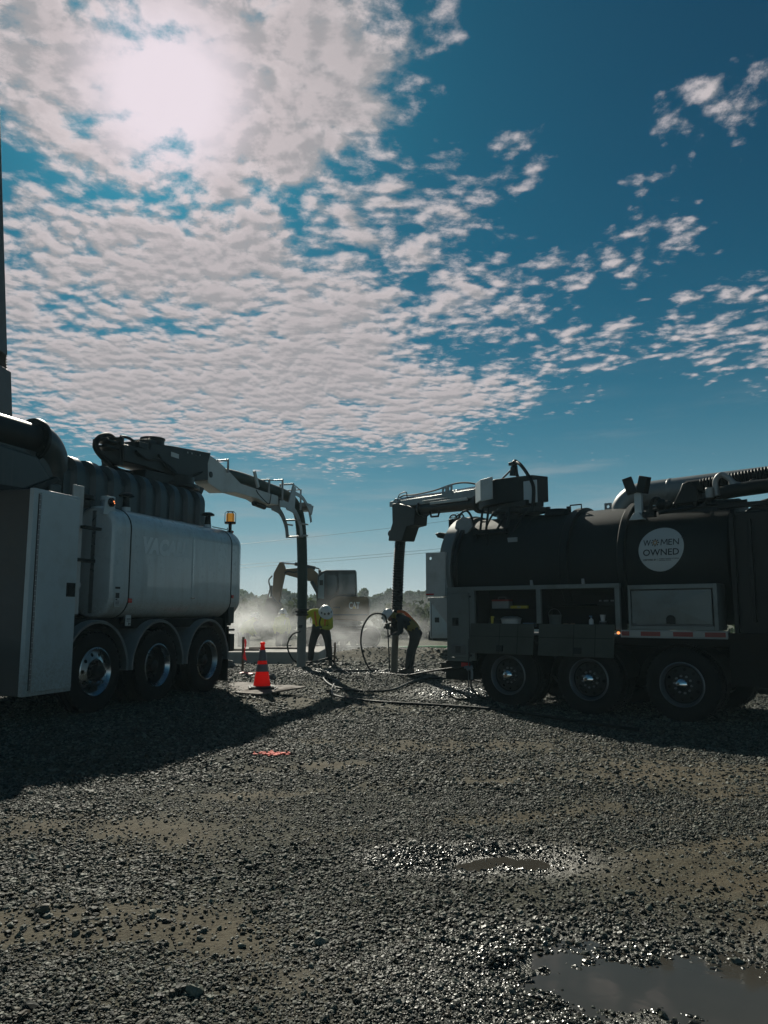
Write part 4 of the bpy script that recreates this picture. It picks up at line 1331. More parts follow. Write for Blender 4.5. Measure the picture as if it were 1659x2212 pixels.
for k in range(16):
    t0, t1 = 2 * PI * k / 16, 2 * PI * (k + 1) / 16
    ro = .040 if k % 2 == 0 else .033
    b.bm.faces.new([b.bm.verts.new(on_tank(-.088 + r * math.cos(t), .095 + r * math.sin(t), .0078)) for r, t in ((.019, t0), (ro, t0), (ro, t1), (.019, t1))])
b.build("decal_flower", 'gold', DEC, 0, 0)

# rear: white hatch plate, chute, hinge gear
def plate_hole(mb, cx, cz, half, r, y0, y1):
    fo, fi, bo, bi = [], [], [], []
    for q in range(16):
        a = 2 * PI * q / 16
        ca, sa = math.cos(a), math.sin(a)
        m_ = max(abs(ca), abs(sa))
        for lst, y in ((fo, y0), (bo, y1)):
            lst.append(mb.bm.verts.new((cx + half * ca / m_, y, cz + half * sa / m_)))
        for lst, y in ((fi, y0), (bi, y1)):
            lst.append(mb.bm.verts.new((cx + r * ca, y, cz + r * sa)))
    for q in range(16):
        p = (q + 1) % 16
        mb.bm.faces.new((fo[q], fo[p], fi[p], fi[q]))
        mb.bm.faces.new((bo[q], bi[q], bi[p], bo[p]))
        mb.bm.faces.new((fi[q], fi[p], bi[p], bi[q]))
        mb.bm.faces.new((fo[q], bo[q], bo[p], fo[p]))
    return mb
b = MB()
plate_hole(b, -4.37, 2.50, .10, .028, .195, .21)
b.box(-4.47, -4.27, .195, .21, 1.82, 2.40).box(-4.27, -4.06, .193, .212, 1.82, 2.60).box(-4.10, -4.06, .21, .8, 1.82, 2.60)
b.build("rear_shield", 'white_dull', RT, 0)
MB().prism([(-4.46, 1.80), (-4.05, 1.80), (-3.90, 1.30), (-3.96, 1.25)], .21, .75, 'y').build("rear_chute", 'white_dull', RT, .006)
MB().box(-4.46, -4.30, .185, .194, 1.845, 1.87).build("red_strip", 'red', RT)
MB().box(-4.60, -4.36, 1.15, 1.50, 3.08, 3.32).cyl((-4.5, 1.3, 3.1), (-4.2, 1.3, 2.9), .07).build("door_hinge", 'black', RT, .01)
MB().prism([(-4.92, 3.06), (-4.80, 3.08), (-4.55, 3.02), (-4.40, 3.06), (-4.40, 2.90), (-4.62, 2.92), (-4.86, 2.98)], 1.15, 1.4, 'y').build("door_latch_arm", 'black', RT, .01)
b = MB()
for (x, r) in ((-4.52, .08), (-4.36, .08)):
    b.tube([(x + r * math.cos(a), 1.2, 3.34 + r * .8 * math.sin(a)) for a in np.linspace(-.5, PI + .5, 12)], .014, 8)
b.tube(smooth_path([(-4.05, .62, 3.12), (-4.0, .62, 3.30), (-3.85, .62, 3.36), (-3.80, .72, 3.2), (-3.85, .7, 3.0)], 6), .02, 8)
b.tube(smooth_path([(-4.70, 1.2, 2.98), (-4.74, 1.2, 2.84), (-4.66, 1.2, 2.68), (-4.50, 1.2, 2.55)], 6), .016, 8)
b.build("hydraulic_line", 'hose_black', RT)
MB().prism([(-4.10, 2.98), (-4.04, 3.18), (-3.90, 3.26), (-3.74, 3.20), (-3.70, 3.06), (-3.86, 2.90)], .55, .60, 'y').build("door_arm", 'boom_grey', RT, .01)
# tank ladder, valves and pipes below the crane
b = MB()
for (x, y0, z0, x1, y1, z1) in ((-3.52, .42, 2.55, -3.52, .62, 3.38), (-3.40, .42, 2.55, -3.40, .62, 3.38), (-2.92, .45, 2.78, -2.70, .72, 3.30), (-3.22, .5, 2.9, -3.05, .75, 3.35), (-2.98, .42, 2.5, -2.98, .62, 3.35)):
    b.cyl((x, y0, z0), (x1, y1, z1), .022, seg=8)
for k in range(5):
    z = 2.62 + k * .17
    y = .42 + (z - 2.55) * .24
    b.cyl((-3.52, y, z), (-3.40, y, z), .014, seg=8)
b.box(-3.60, -2.95, .40, .52, 2.90, 2.97).box(-3.62, -3.54, .42, .5, 2.35, 3.0)
b.build("tank_ladder", 'black', RT, 0)
MB().prism([(-2.92, 2.80), (-2.74, 2.80), (-2.72, 2.70), (-2.78, 2.58), (-2.88, 2.60)], .40, .46, 'y').build("ladder_step", 'boom_grey', RT, .004)
MB().cyl((-3.3, .44, 2.66), (-3.3, .44, 2.72), .06).tube(smooth_path([(-3.28, .6, 3.3), (-3.36, .46, 3.0), (-3.30, .42, 2.7), (-3.36, .40, 2.5)], 6), .018, 8).build("hydraulic_line", 'hose_black', RT)
b = MB()
b.lathe([(0, .06), (.20, .055), (.23, .0), (.23, -.06)], (-2.25, 1.0, 3.235), 'z', 28)
for t in (0, 2.1, 4.2):
    b.box(-2.25 + .2 * math.cos(t) - .03, -2.25 + .2 * math.cos(t) + .03, 1.0 + .2 * math.sin(t) - .03, 1.0 + .2 * math.sin(t) + .03, 3.2, 3.33)
b.tube([(-2.0, .95, 3.22), (-2.0, .95, 3.34), (-1.80, .95, 3.34), (-1.80, .95, 3.22)], .014, 8)
b.build("manhole", 'black', RT, 0)

# crane: slewing column, motor housing and arm swung out behind the truck
CR = empty("crane", (-3.2, 1.25, 0), R(156), RT)
TB = MB()
TB.cyl((0, 0, 3.05), (0, 0, 3.42), .34, seg=28).cyl((0, 0, 3.30), (0, 0, 3.36), .44, seg=28).box(-.55, .75, -.20, .20, 3.40, 3.50)
TB.build("slew_column", 'black', CR, .006)
b = MB()
b.prism([(-.52, .02), (.14, .34), (.50, .34), (.93, .16), (.93, -.34), (-.52, -.34)], 3.50, 3.96, 'z')
b.build("crane_housing", 'black', CR, .012)
MB().prism([(.56, .345), (.96, .185), (.985, .20), (.57, .372)], 3.62, 4.01, 'z').build("housing_panel", 'white_box', CR, .005)
MB().prism([(.20, .352), (.56, .346), (.565, .374), (.20, .378)], 3.60, 4.01, 'z').build("housing_panel", 'boom_white', CR, .005)
MB().prism([(-.70, .06), (-.44, .13), (-.44, .16), (-.70, .09)], 3.44, 3.84, 'z').build("housing_panel", 'white_box', CR, .005)
ARM = MB()
ARM.loft([[(.9, -.13, 3.70), (.9, .13, 3.70), (.9, .13, 3.99), (.9, -.13, 3.99)], [(1.15, -.12, 3.76), (1.15, .12, 3.76), (1.15, .12, 3.94), (1.15, -.12, 3.94)],
          [(2.7, -.11, 3.86), (2.7, .11, 3.86), (2.7, .11, 4.02), (2.7, -.11, 4.02)], [(4.35, -.10, 3.96), (4.35, .10, 3.96), (4.35, .10, 4.11), (4.35, -.10, 4.11)]])
ARM = ARM.build("crane_arm", 'boom_grey', CR, .01)
MB().box(1.35, 2.75, .115, .155, 3.78, 3.84, rot=(0, -.06, 0)).box(2.1, 3.1, .115, .14, 3.90, 3.925, rot=(0, -.06, 0)).build("arm_rail", 'boom_white', CR, .004)
b = MB()
for (dy, dz) in ((.05, .055), (-.02, .075), (-.07, .055)):
    b.tube([(1.0, dy, 3.92 + dz), (2.2, dy, 3.98 + dz), (3.2, dy, 4.04 + dz), (4.2, dy, 4.10 + dz)], .016, 8)
b.build("hydraulic_line", 'chrome', CR)
b = MB()
plate_hole(b, 2.02, 4.07, .085, .045, .10, .125)
plate_hole(b, 2.22, 4.06, .085, .045, .10, .125)
b.prism([(1.90, 3.90), (2.34, 3.92), (2.31, 3.98), (1.93, 3.985)], .10, .124, 'y')
b.build("line_bracket", 'boom_grey', CR, 0)
MB().tube(smooth_path([(1.1, 0, 4.02), (1.6, 0, 4.14), (2.1, 0, 4.18), (2.8, 0, 4.15), (3.6, 0, 4.17), (4.1, 0, 4.22), (4.35, 0, 4.20)], 6), .018, 8).tube(smooth_path([(3.85, .08, 4.12), (3.9, .08, 4.26), (4.2, .08, 4.25), (4.3, .08, 4.13)], 4), .012, 6) \
    .build("hose_line", 'hose_black', CR)
MB().cyl((4.30, -.14, 4.06), (4.30, .14, 4.06), .105, seg=20).box(4.40, 4.70, -.08, .08, 4.02, 4.14).build("arm_head", 'boom_grey', CR, .008)
MB().prism([(4.20, 4.05), (4.42, 4.05), (4.40, 3.60), (4.56, 3.36), (4.60, 3.20), (3.95, 3.14), (3.74, 3.44), (3.40, 3.45), (3.34, 3.80), (3.6, 3.90)], -.17, .17, 'y').build("elbow_housing", 'black', CR, .02)
MB().cyl((4.55, 0, 3.32), (4.74, 0, 3.40), .10, seg=20).build("elbow_stub", 'black', CR)
b = MB()
b.tube([(.75, -.02, 3.62), (1.3, -.02, 3.68), (2.4, -.02, 3.76), (3.42, -.02, 3.82)], .135, 20)
b.lathe([(.13, -.03), (.185, -.03), (.185, .03), (.13, .03)], (3.30, -.02, 3.81), 'x', 24)
b.lathe([(.13, -.05), (.20, -.05), (.20, .05), (.13, .05)], (1.12, -.02, 3.66), 'x', 24)
b.build("inner_tube", 'black', CR)
MB().tube([(2.45, .1, 3.66), (2.50, .1, 3.55), (2.78, .1, 3.57), (2.84, .1, 3.70)], .022, 8).build("lift_handle", 'black', CR)
hp = smooth_path([(4.26, 0, 3.40), (4.33, 0, 3.10), (4.40, 0, 2.6), (4.46, 0, 1.9), (4.52, 0, 1.35), (4.55, 0, 1.12)], 44)
rad = [.116 + (.016 if (i // 2) % 2 else 0) for i in range(len(hp))]
MB().tube(hp, .1, 16, radii=rad).build("suction_hose", 'hose_black', CR, 0, 25)
MB().tube([(4.55, 0, 1.14), (4.60, 0, .6), (4.64, 0, .04)], .078, 20).build("suction_tube", 'wand_brown', CR)
MB().lathe([(.08, -.04), (.125, -.035), (.125, .035), (.08, .04)], (4.555, 0, 1.09), 'z', 20).build("hose_coupling", 'black', CR)
# hose tower above the crane
MB().cyl((-.1, .0, 3.95), (.02, 0, 4.26), .03, seg=8).cyl((.5, 0, 3.98), (.0, 0, 4.20), .018, seg=8).prism([(-.05, 4.02), (.10, 4.04), (.06, 4.20), (-.02, 4.22)], -.05, .05, 'y').sphere((-.02, 0, 4.27), .06, 10).box(-.08, .12, -.05, .05, 4.23, 4.29).build("hose_post", 'black', CR, .004)
MB().tube(smooth_path([(-.02, .0, 4.28), (-.22, .05, 4.20), (-.48, .10, 3.98), (-.66, .12, 3.74), (-.66, .12, 3.5), (-.6, .1, 3.34)], 8), .032, 10).build("hose_line", 'hose_black', CR)
MB().box(-.75, -.3, -.15, .2, 3.26, 3.36).box(-.7, -.55, 0, .1, 3.36, 3.44).build("valve_block", 'black', CR, .006)

# work lights on a white post
LP = MB().box(-.745, -.635, .52, .60, 2.98, 3.40).prism([(-.82, 2.95), (-.58, 2.95), (-.66, 3.06), (-.74, 3.06)], .46, .56, 'y').build("light_post", 'white_box', RT, .004)
for sx, rz in ((-.11, .25), (.11, -.3)):
    b = MB()
    b.box(-.69 + sx - .075, -.69 + sx + .075, .44, .56, 3.36, 3.62, rot=(0, -.28 if sx < 0 else .28, rz))
    b.build("work_light", 'black', LP, .008)
# grey pipe with its elbow, on the tank top
b = MB()
el = [(-1.22 + .38 * (1 - math.cos(a)), 1.25, 3.10 + .36 * math.sin(a)) for a in np.linspace(0, PI / 2, 12)]
b.tube(el + [(-.4, 1.25, 3.47), (.9, 1.25, 3.50), (2.0, 1.25, 3.52)], .20, 28)
b.lathe([(.20, -.03), (.206, -.02), (.206, .02), (.20, .03)], (-.40, 1.25, 3.47), 'x', 28)
b.build("air_pipe", 'grey_pipe', RT)
b = MB()
plate_hole(b, -1.44, 3.30, .06, .028, 1.2, 1.23)
b.build("lifting_lug", 'boom_grey', RT, 0)
# hoses and fittings at the front top
b = MB()
hp = [(x, .55, 3.36 + .085 * (x + .1)) for x in np.arange(.25, 3.4, .022)]
b.tube(hp, .10, 16, radii=[.115 if i % 2 else .095 for i in range(len(hp))])
b.build("ribbed_hose", 'hose_black', RT, 0, 25)
MB().tube([(.6, .30, 3.22), (1.0, .30, 3.26), (3.2, .30, 3.30)], .10, 16).cyl((.05, .55, 3.38), (.30, .55, 3.39), .11, seg=20).build("carrying_tube", 'black', RT)
MB().prism([(-.14, 3.12), (-.02, 3.34), (.02, 3.44), (.12, 3.46), (.22, 3.38), (.24, 3.14)], .42, .68, 'y').build("swivel_housing", 'black', RT, .02)
MB().cyl((.42, .36, 3.17), (.42, .36, 3.32), .06, seg=16).build("valve_cylinder", 'boom_grey', RT, .006)
MB().cyl((.74, .36, 3.18), (.74, .36, 3.38), .055, seg=16).build("valve_cylinder", 'boom_grey', RT, .006)
MB().cyl((.9, .40, 3.2), (.9, .40, 3.36), .05, seg=16).build("valve_cylinder", 'boom_grey', RT, .006)
MB().tube(smooth_path([(.52, .38, 3.20), (.50, .38, 3.40), (.58, .38, 3.50), (.68, .38, 3.44), (.78, .38, 3.34), (.95, .38, 3.31), (1.15, .38, 3.30)], 6), .04, 10).build("hose_line", 'boom_grey', RT)
b = MB()
b.tube([(-.55, .50, 3.06), (-.1, .50, 3.14), (.5, .46, 3.18), (1.3, .44, 3.22)], .03, 8)
b.tube([(-.35, .45, 3.02), (.2, .45, 3.06), (.9, .43, 3.10)], .022, 8)
for x, r in ((-.32, .09), (-.22, .07), (-.10, .05), (.18, .05), (.36, .05)):
    b.sphere((x, .48, 3.10 + r * .6), r, 12)
b.tube(smooth_path([(-.52, .5, 3.03), (-.45, .47, 3.22), (-.36, .47, 3.25), (-.28, .5, 3.1)], 5), .03, 8)
for x, r in ((1.02, .07), (1.22, .06)):
    b.tube([(x + r * math.cos(a), .34, 3.28 + r * 1.3 * math.sin(a)) for a in np.linspace(0, PI, 10)], .02, 8)
b.box(-.6, -.42, .44, .56, 2.98, 3.06).box(.5, 1.4, .40, .56, 3.02, 3.08)
b.build("hose_tray", 'black', RT, 0)

# front body behind the tank (filters and engine cover)
MB().box(.72, 3.6, .15, 2.35, 1.18, 2.92).prism([(.78, 2.92), (3.4, 2.92), (3.4, 3.16), (1.30, 3.16), (1.05, 3.10)], .5, 2.2, 'y').build("engine_cover", 'black', RT, .03)
MB().box(.95, 1.0, .08, .15, 1.4, 2.8).box(.72, .78, .08, .15, 1.2, 2.9).build("cover_frame", 'black', RT, .004)

# side tool lockers: frame, rear door, two open bays with drop doors, one closed locker
LK = MB()
LK.box(-3.885, -.825, -.03, .03, 1.90, 1.965).box(-3.885, -3.85, -.025, .03, .72, 1.90).box(-3.43, -3.335, -.027, .03, .74, 1.90).box(-2.19, -2.115, -.026, .03, 1.36, 1.90) \
    .box(-.905, -.83, -.026, .03, 1.28, 1.90).box(-3.85, -3.43, -.024, .03, .72, .785).box(-3.85, -3.43, -.024, .03, 1.865, 1.90)
LK = LK.build("locker_frame", 'door_grey', RT, .004)
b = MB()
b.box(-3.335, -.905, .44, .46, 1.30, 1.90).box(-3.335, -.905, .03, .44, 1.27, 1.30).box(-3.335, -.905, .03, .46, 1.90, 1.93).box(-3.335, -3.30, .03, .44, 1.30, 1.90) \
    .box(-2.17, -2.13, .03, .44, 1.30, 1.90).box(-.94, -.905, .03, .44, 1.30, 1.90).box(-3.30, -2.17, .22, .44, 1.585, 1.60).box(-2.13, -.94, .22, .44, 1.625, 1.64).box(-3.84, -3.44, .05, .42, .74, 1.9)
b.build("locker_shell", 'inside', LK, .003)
d = MB().box(-3.845, -3.435, -.040, -.026, .79, 1.86).build("locker_door", 'door_grey', LK, .006)
latch(RT, -3.70, -.04, 1.38, d, .8)
MB().box(-3.78, -3.52, -.048, -.038, .84, .99).box(-3.79, -3.51, -.044, -.038, .83, 1.0).build("vent_frame", 'alu_dull', d, .003)
b = MB()
for k in range(7):
    b.box(-3.70, -3.60, -.056, -.046, .865 + k * .016, .872 + k * .016)
b.build("vent_grille", 'black', d, 0)
for z in (.82, 1.80):
    MB().cyl((-3.41, -.04, z), (-3.41, -.026, z), .018, seg=10).build("door_bolt", 'black', LK)
for (x0, x1) in ((-3.40, -2.225), (-2.14, -.915)):
    t = R(9)
    d = MB().box(x0, x1, -.045, -.032, .865, 1.355, rot=(-t, 0, 0), piv=(x0, -.04, 1.355)).build("drop_door", 'poly', LK, .004)
    xm = (x0 + x1) / 2 + (.0 if x0 < -3 else .05)
    MB().box(xm - .06, xm + .06, -.075, -.048, .90, 1.0, rot=(-t, 0, 0), piv=(x0, -.04, 1.355)).build("latch", 'black', d, .004)
    b = MB()
    for f in (.48, .76):
        xx = x0 + (x1 - x0) * f
        b.box(xx - .004, xx + .004, -.047, -.045, .87, 1.35, rot=(-t, 0, 0), piv=(x0, -.04, 1.355))
    b.box(x0 + .02, x1 - .02, -.047, -.0448, 1.14, 1.148, rot=(-t, 0, 0), piv=(x0, -.04, 1.355))
    b.build("door_crease", 'inside', d, 0)
CL = MB().box(-.705, -.665, -.03, .4, 1.285, 1.93).box(.49, .545, -.03, .4, 1.285, 1.93).box(-.665, .49, -.028, .4, 1.865, 1.93).box(-.665, .49, -.028, .4, 1.285, 1.345).box(-.665, .49, .2, .4, 1.345, 1.865) \
    .build("closed_locker", 'door_grey', RT, .004)
b = MB()   # door pressed into four shallow facets
vv = [b.bm.verts.new(p) for p in ((-.645, -.030, 1.375), (.465, -.030, 1.375), (.465, -.030, 1.845), (-.645, -.030, 1.845), (-.09, -.052, 1.61))]
for i in range(4):
    b.bm.faces.new((vv[i], vv[(i + 1) % 4], vv[4]))
b.box(-.648, .468, -.030, -.010, 1.372, 1.848)
d = b.build("locker_door", 'door_grey', CL, 0, 2)
b = MB().box(-.65, .47, -.038, -.012, 1.352, 1.364)
b.build("drip_rail", 'alu_dull', CL, .003)
b = MB().cyl((-.09, -.062, 1.435), (-.09, -.036, 1.435), .062, seg=20).box(-.15, -.03, -.061, -.036, 1.375, 1.435)
b.build("latch", 'black', d, .004)
# striped conspicuity bar
SB = MB().box(-.83, .655, -.035, .02, 1.17, 1.28).build("side_bar", 'boom_grey', RT, .004)
b = MB().box(-.815, .64, -.0385, -.034, 1.195, 1.262)
b.build("white_tape", 'refl_white', SB, 0)
for (x0, x1) in ((-.81, -.70), (-.53, -.25), (-.07, .20), (.36, .63)):
    MB().box(x0, x1, -.042, -.037, 1.197, 1.26).build("red_tape", 'red_tape', SB, 0)
MB().cyl((-.862, -.05, 1.235), (-.862, -.03, 1.235), .02, seg=12).build("marker_glint", 'amber_glint', SB)  # small amber lens whose glow stands in for an orange glint
MB().box(.66, 2.6, -.02, .0, .55, 1.255).build("splash_panel", 'flap', RT, .006)
MB().cyl((.9, .5, .72), (2.6, .5, .72), .30, seg=28).build("fuel_tank", 'alu_dull', RT)
MB().box(-3.62, -3.46, -.01, .02, .60, .70).build("red_flag_reflector", 'red', RT, .004)
MB().box(-3.95, -3.40, .02, .40, .42, .72).box(-4.1, -3.8, .1, 2.3, .52, .68).build("rear_bumper", 'frame', RT, .01)

# things lying in the open bays
def place(root_world, lx, ly, lz):
    a = R(-38)
    return (4.157 + lx * math.cos(a) - ly * math.sin(a), 10.957 + lx * math.sin(a) + ly * math.cos(a), -.10 + lz)
def bay_thing(name, lx, ly, lz, label, cat):
    t = empty(name, place(None, lx, ly, lz), R(-38))
    return tag(t, label, cat)
t = bay_thing("spray_bottle", -1.36, .16, 1.303, "small white spray bottle standing upright in the forward open locker bay", "bottle")
MB().lathe([(0, 0), (.036, 0), (.036, .10), (.03, .125), (.012, .135), (.012, .15), (0, .15)], (0, 0, 0), 'z', 16).build("bottle_body", 'white_plastic', t)
MB().cyl((0, 0, .145), (0, 0, .175), .014, seg=10).box(-.03, .012, -.008, .008, .165, .182).build("bottle_nozzle", 'blue_plastic', t)
t = bay_thing("cup", -1.18, .18, 1.41, "white paper cup on a jar lid at the end of the forward bay", "cup")
MB().lathe([(0, 0), (.030, 0), (.042, .085), (.044, .09), (.036, .085), (.026, .006), (0, .006)], (0, 0, 0), 'z', 18).build("cup_body", 'white_plastic', t)
t = bay_thing("jar", -1.18, .18, 1.303, "dark round jar carrying a white paper cup", "jar")
MB().lathe([(0, 0), (.06, 0), (.062, .07), (.05, .085), (0, .085)], (0, 0, 0), 'z', 20).build("jar_body", 'black', t)
MB().lathe([(0, .105), (.05, .105), (.052, .085), (.0, .085)], (0, 0, 0), 'z', 20).build("jar_lid", 'boom_grey', t)
t = bay_thing("tool_tub", -2.75, .17, 1.303, "pale round plastic tub in the rear open locker bay", "tub")
MB().lathe([(0, 0), (.14, 0), (.165, .12), (.17, .125), (.16, .125), (.135, .01), (0, .01)], (0, 0, 0), 'z', 24).build("tub_body", 'white_plastic', t)
MB().lathe([(.172, .12), (.172, .14), (.1, .165), (0, .17)], (0, 0, 0), 'z', 24).build("tub_lid", 'boom_grey', t)
t = bay_thing("spirit_level", -2.66, .30, 1.601, "yellow bar tool lying on the shelf of the rear bay", "tool")
MB().box(-.16, .16, -.02, .02, 0, .045).build("level_bar", 'yellow_tool', t, .004)
MB().box(-.03, .03, -.023, .023, .012, .035).build("level_vial", 'refl_white', t)
t = bay_thing("pry_bar", -1.55, .30, 1.641, "long thin bright steel bar on the shelf of the forward bay", "tool")
MB().cyl((-.34, 0, .012), (.30, 0, .012), .011, seg=8).cyl((.30, 0, .012), (.36, 0, .04), .011, .006, seg=8).build("bar_shaft", 'chrome', t)
t = bay_thing("rag", -1.78, .16, 1.303, "crumpled tan glove lying on the forward bay floor", "glove")
b = MB().sphere((0, 0, .03), .06, 12, (1.3, .8, .5))
for k in range(4):
    b.cyl((.04, -.03 + k * .02, .03), (.13, -.045 + k * .03, .055), .013, .010, seg=8)
b.cyl((-.01, -.05, .03), (.05, -.10, .04), .013, .010, seg=8)
b.build("glove_body", 'skin', t)
t = bay_thing("parts_box", -2.40, .15, 1.303, "small blue plastic parts box in the rear open bay", "box")
MB().box(-.09, .09, -.06, .06, 0, .05).build("box_body", 'blue_plastic', t, .006)
MB().box(-.094, .094, -.064, .064, .05, .065).build("box_lid", 'blue_plastic', t, .004)

t = bay_thing("hose_coil", -3.05, .20, 1.303, "black coiled hose lying at the rear end of the rear open bay", "hose")
b = MB()
for k in range(4):
    b.tube([((.12 - .006 * k) * math.cos(2 * PI * q / 20), (.12 - .006 * k) * math.sin(2 * PI * q / 20), .022 + .034 * k) for q in range(20)], .018, 8, closed=True)
b.build("coil_loops", 'hose_black', t)
MB().box(-.02, .02, -.14, -.09, 0, .17).build("coil_tie", 'yellow_tool', t, .004)
t = bay_thing("tool_box", -3.0, .33, 1.601, "grey metal tool box on the shelf of the rear open bay", "tool box")
MB().box(-.16, .16, -.07, .07, 0, .12).build("box_body", 'boom_grey', t, .008)
MB().box(-.163, .163, -.073, .073, .12, .15).build("box_lid", 'red_tape', t, .006)
MB().tube([(-.07, 0, .15), (-.07, 0, .19), (.07, 0, .19), (.07, 0, .15)], .008, 8).build("box_handle", 'alu_dull', t)
t = bay_thing("spray_can", -2.32, .32, 1.601, "orange capped spray can on the rear bay shelf", "can")
MB().lathe([(0, 0), (.033, 0), (.033, .16), (.022, .175), (0, .175)], (0, 0, 0), 'z', 16).build("can_body", 'boom_grey', t)
MB().lathe([(.026, .17), (.028, .175), (.026, .205), (0, .208)], (0, 0, 0), 'z', 16).build("can_cap", 'cone', t)
t = bay_thing("bucket", -1.98, .20, 1.303, "small grey bucket with wire handle in the forward open bay", "bucket")
MB().lathe([(0, .0), (.085, 0), (.105, .19), (.11, .195), (.10, .19), (.08, .01), (0, .01)], (0, 0, 0), 'z', 20).build("bucket_body", 'door_grey', t)
MB().tube([(.105 * math.cos(a), -.02, .19 + .10 * math.sin(a)) for a in np.linspace(0, PI, 12)], .004, 6).build("bucket_handle", 'alu_dull', t)
t = bay_thing("fittings_tray", -1.15, .33, 1.641, "black tray of pipe fittings on the forward bay shelf", "tray")
MB().box(-.15, .15, -.07, .07, 0, .012).box(-.15, .15, -.07, -.06, .012, .06).box(-.15, .15, .06, .07, .012, .06).box(-.15, -.14, -.06, .06, .012, .06).box(.14, .15, -.06, .06, .012, .06).build("tray_body", 'black', t, .003)
for k in range(5):
    MB().cyl((-.11 + k * .055, -.03 + (k % 2) * .05, .014), (-.11 + k * .055, -.03 + (k % 2) * .05, .085), .021, seg=10).build("fitting", 'alu_dull', t)

# ------------------------------------------------------------------ tall mast behind the white-tank truck
MS = empty("mast", (-8.25, 15.6, 0.0))
tag(MS, "tall leaning dark steel mast rising behind the white-tank truck", "mast")
def mast_pt(z):
    return -7.94 - (z - 5.4) * .0893
b = MB()
def mast_sec(z, half):
    xr = mast_pt(z) - 0.0 + 8.25
    return [(xr - half * 2, -half, z), (xr, -half, z), (xr, half, z), (xr - half * 2, half, z)]
b.loft([mast_sec(6.9, .30), mast_sec(14.5, .24)])
b.build("upper_section", 'pole_steel', MS, .01)
b = MB()
sh = lambda sec, d: [(p[0] + d, p[1], p[2]) for p in sec]
b.loft([sh(mast_sec(-.1, .36), .07), sh(mast_sec(6.55, .34), .05)])
b.build("lower_section", 'pole_steel', MS, .01)
b = MB()
for k in range(6):
    z = 6.55 + k * .06
    b.loft([sh(mast_sec(z, .30), -.04), sh(mast_sec(z + .03, .30), .0), sh(mast_sec(z + .06, .30), -.04)])
b.build("ribbed_collar", 'pole_steel', MS)
MB().box(-1.3, 1.1, -.7, .7, -.1, .25).build("mast_foot", 'pole_steel', MS, .02)

# ------------------------------------------------------------------ small things on the ground
cz = hz(-2.2, 13.7)
BD = empty("board", (-2.36, 13.62, cz + .03), 0)
tag(BD, "broad weathered board lying on the gravel beneath the orange cone", "board")
b = MB()
nx_, ny_ = 12, 8
outl = [(-1.0, .0), (-.42, 1.15), (.98, .22), (.32, -.80)]
def bp(u, v):
    x = (outl[0][0] * (1 - u) + outl[3][0] * u) * (1 - v) + (outl[1][0] * (1 - u) + outl[2][0] * u) * v
    y = (outl[0][1] * (1 - u) + outl[3][1] * u) * (1 - v) + (outl[1][1] * (1 - u) + outl[2][1] * u) * v
    return x, y
top, bot = {}, {}
for i in range(nx_ + 1):
    for j in range(ny_ + 1):
        x, y = bp(i / nx_, j / ny_)
        dz = .012 * math.sin(i * .8) * math.sin(j * .9) + .02 * (j / ny_)
        top[i, j] = b.bm.verts.new((x, y, .03 + dz))
        bot[i, j] = b.bm.verts.new((x, y, .005 + dz))
for i in range(nx_):
    for j in range(ny_):
        b.bm.faces.new((top[i, j], top[i + 1, j], top[i + 1, j + 1], top[i, j + 1]))
        b.bm.faces.new((bot[i, j], bot[i, j + 1], bot[i + 1, j + 1], bot[i + 1, j]))
for i in range(nx_):
    b.bm.faces.new((top[i, 0], bot[i, 0], bot[i + 1, 0], top[i + 1, 0]))
    b.bm.faces.new((top[i, ny_], top[i + 1, ny_], bot[i + 1, ny_], bot[i, ny_]))
for j in range(ny_):
    b.bm.faces.new((top[0, j], top[0, j + 1], bot[0, j + 1], bot[0, j]))
    b.bm.faces.new((top[nx_, j], bot[nx_, j], bot[nx_, j + 1], top[nx_, j + 1]))
b.build("board_sheet", 'ply', BD, 0, 50)
MB().box(.50, .512, -.35, .10, .046, .06).build("board_crack", 'ink', BD)
CN = empty("traffic_cone", (-2.12, 13.62, cz + .075), R(12))
CN.scale = (.98, .98, .88)
tag(CN, "orange traffic cone with two silver collars on a black base", "cone")
b = MB()
def cone_r(z):
    return .155 - (z - .03) * (.155 - .032) / .82
def cone_prof(z0, z1, n=6):
    return [(cone_r(z0 + (z1 - z0) * k / n), z0 + (z1 - z0) * k / n) for k in range(n + 1)]
b.lathe([(.17, .03)] + cone_prof(.035, .85) + [(.032, .85), (.044, .852), (.044, .868), (.038, .895), (.025, .90), (.022, .6), (.0, .6)], (0, 0, 0), 'z', 40)
b.build("cone_body", 'cone', CN, 0, 35)
for z0, z1 in ((.325, .465), (.535, .745)):
    b = MB()
    b.lathe([(cone_r(z0) + .001, z0), (cone_r(z0) + .004, z0 + .002), (cone_r(z1) + .004, z1 - .002), (cone_r(z1) + .001, z1)], (0, 0, 0), 'z', 40)
    b.build("reflective_collar", 'collar', CN, 0, 35)
MB().box(-.235, .235, -.235, .235, 0, .035).box(-.20, .20, -.20, .20, .035, .05).build("cone_base", 'conebase', CN, .015)

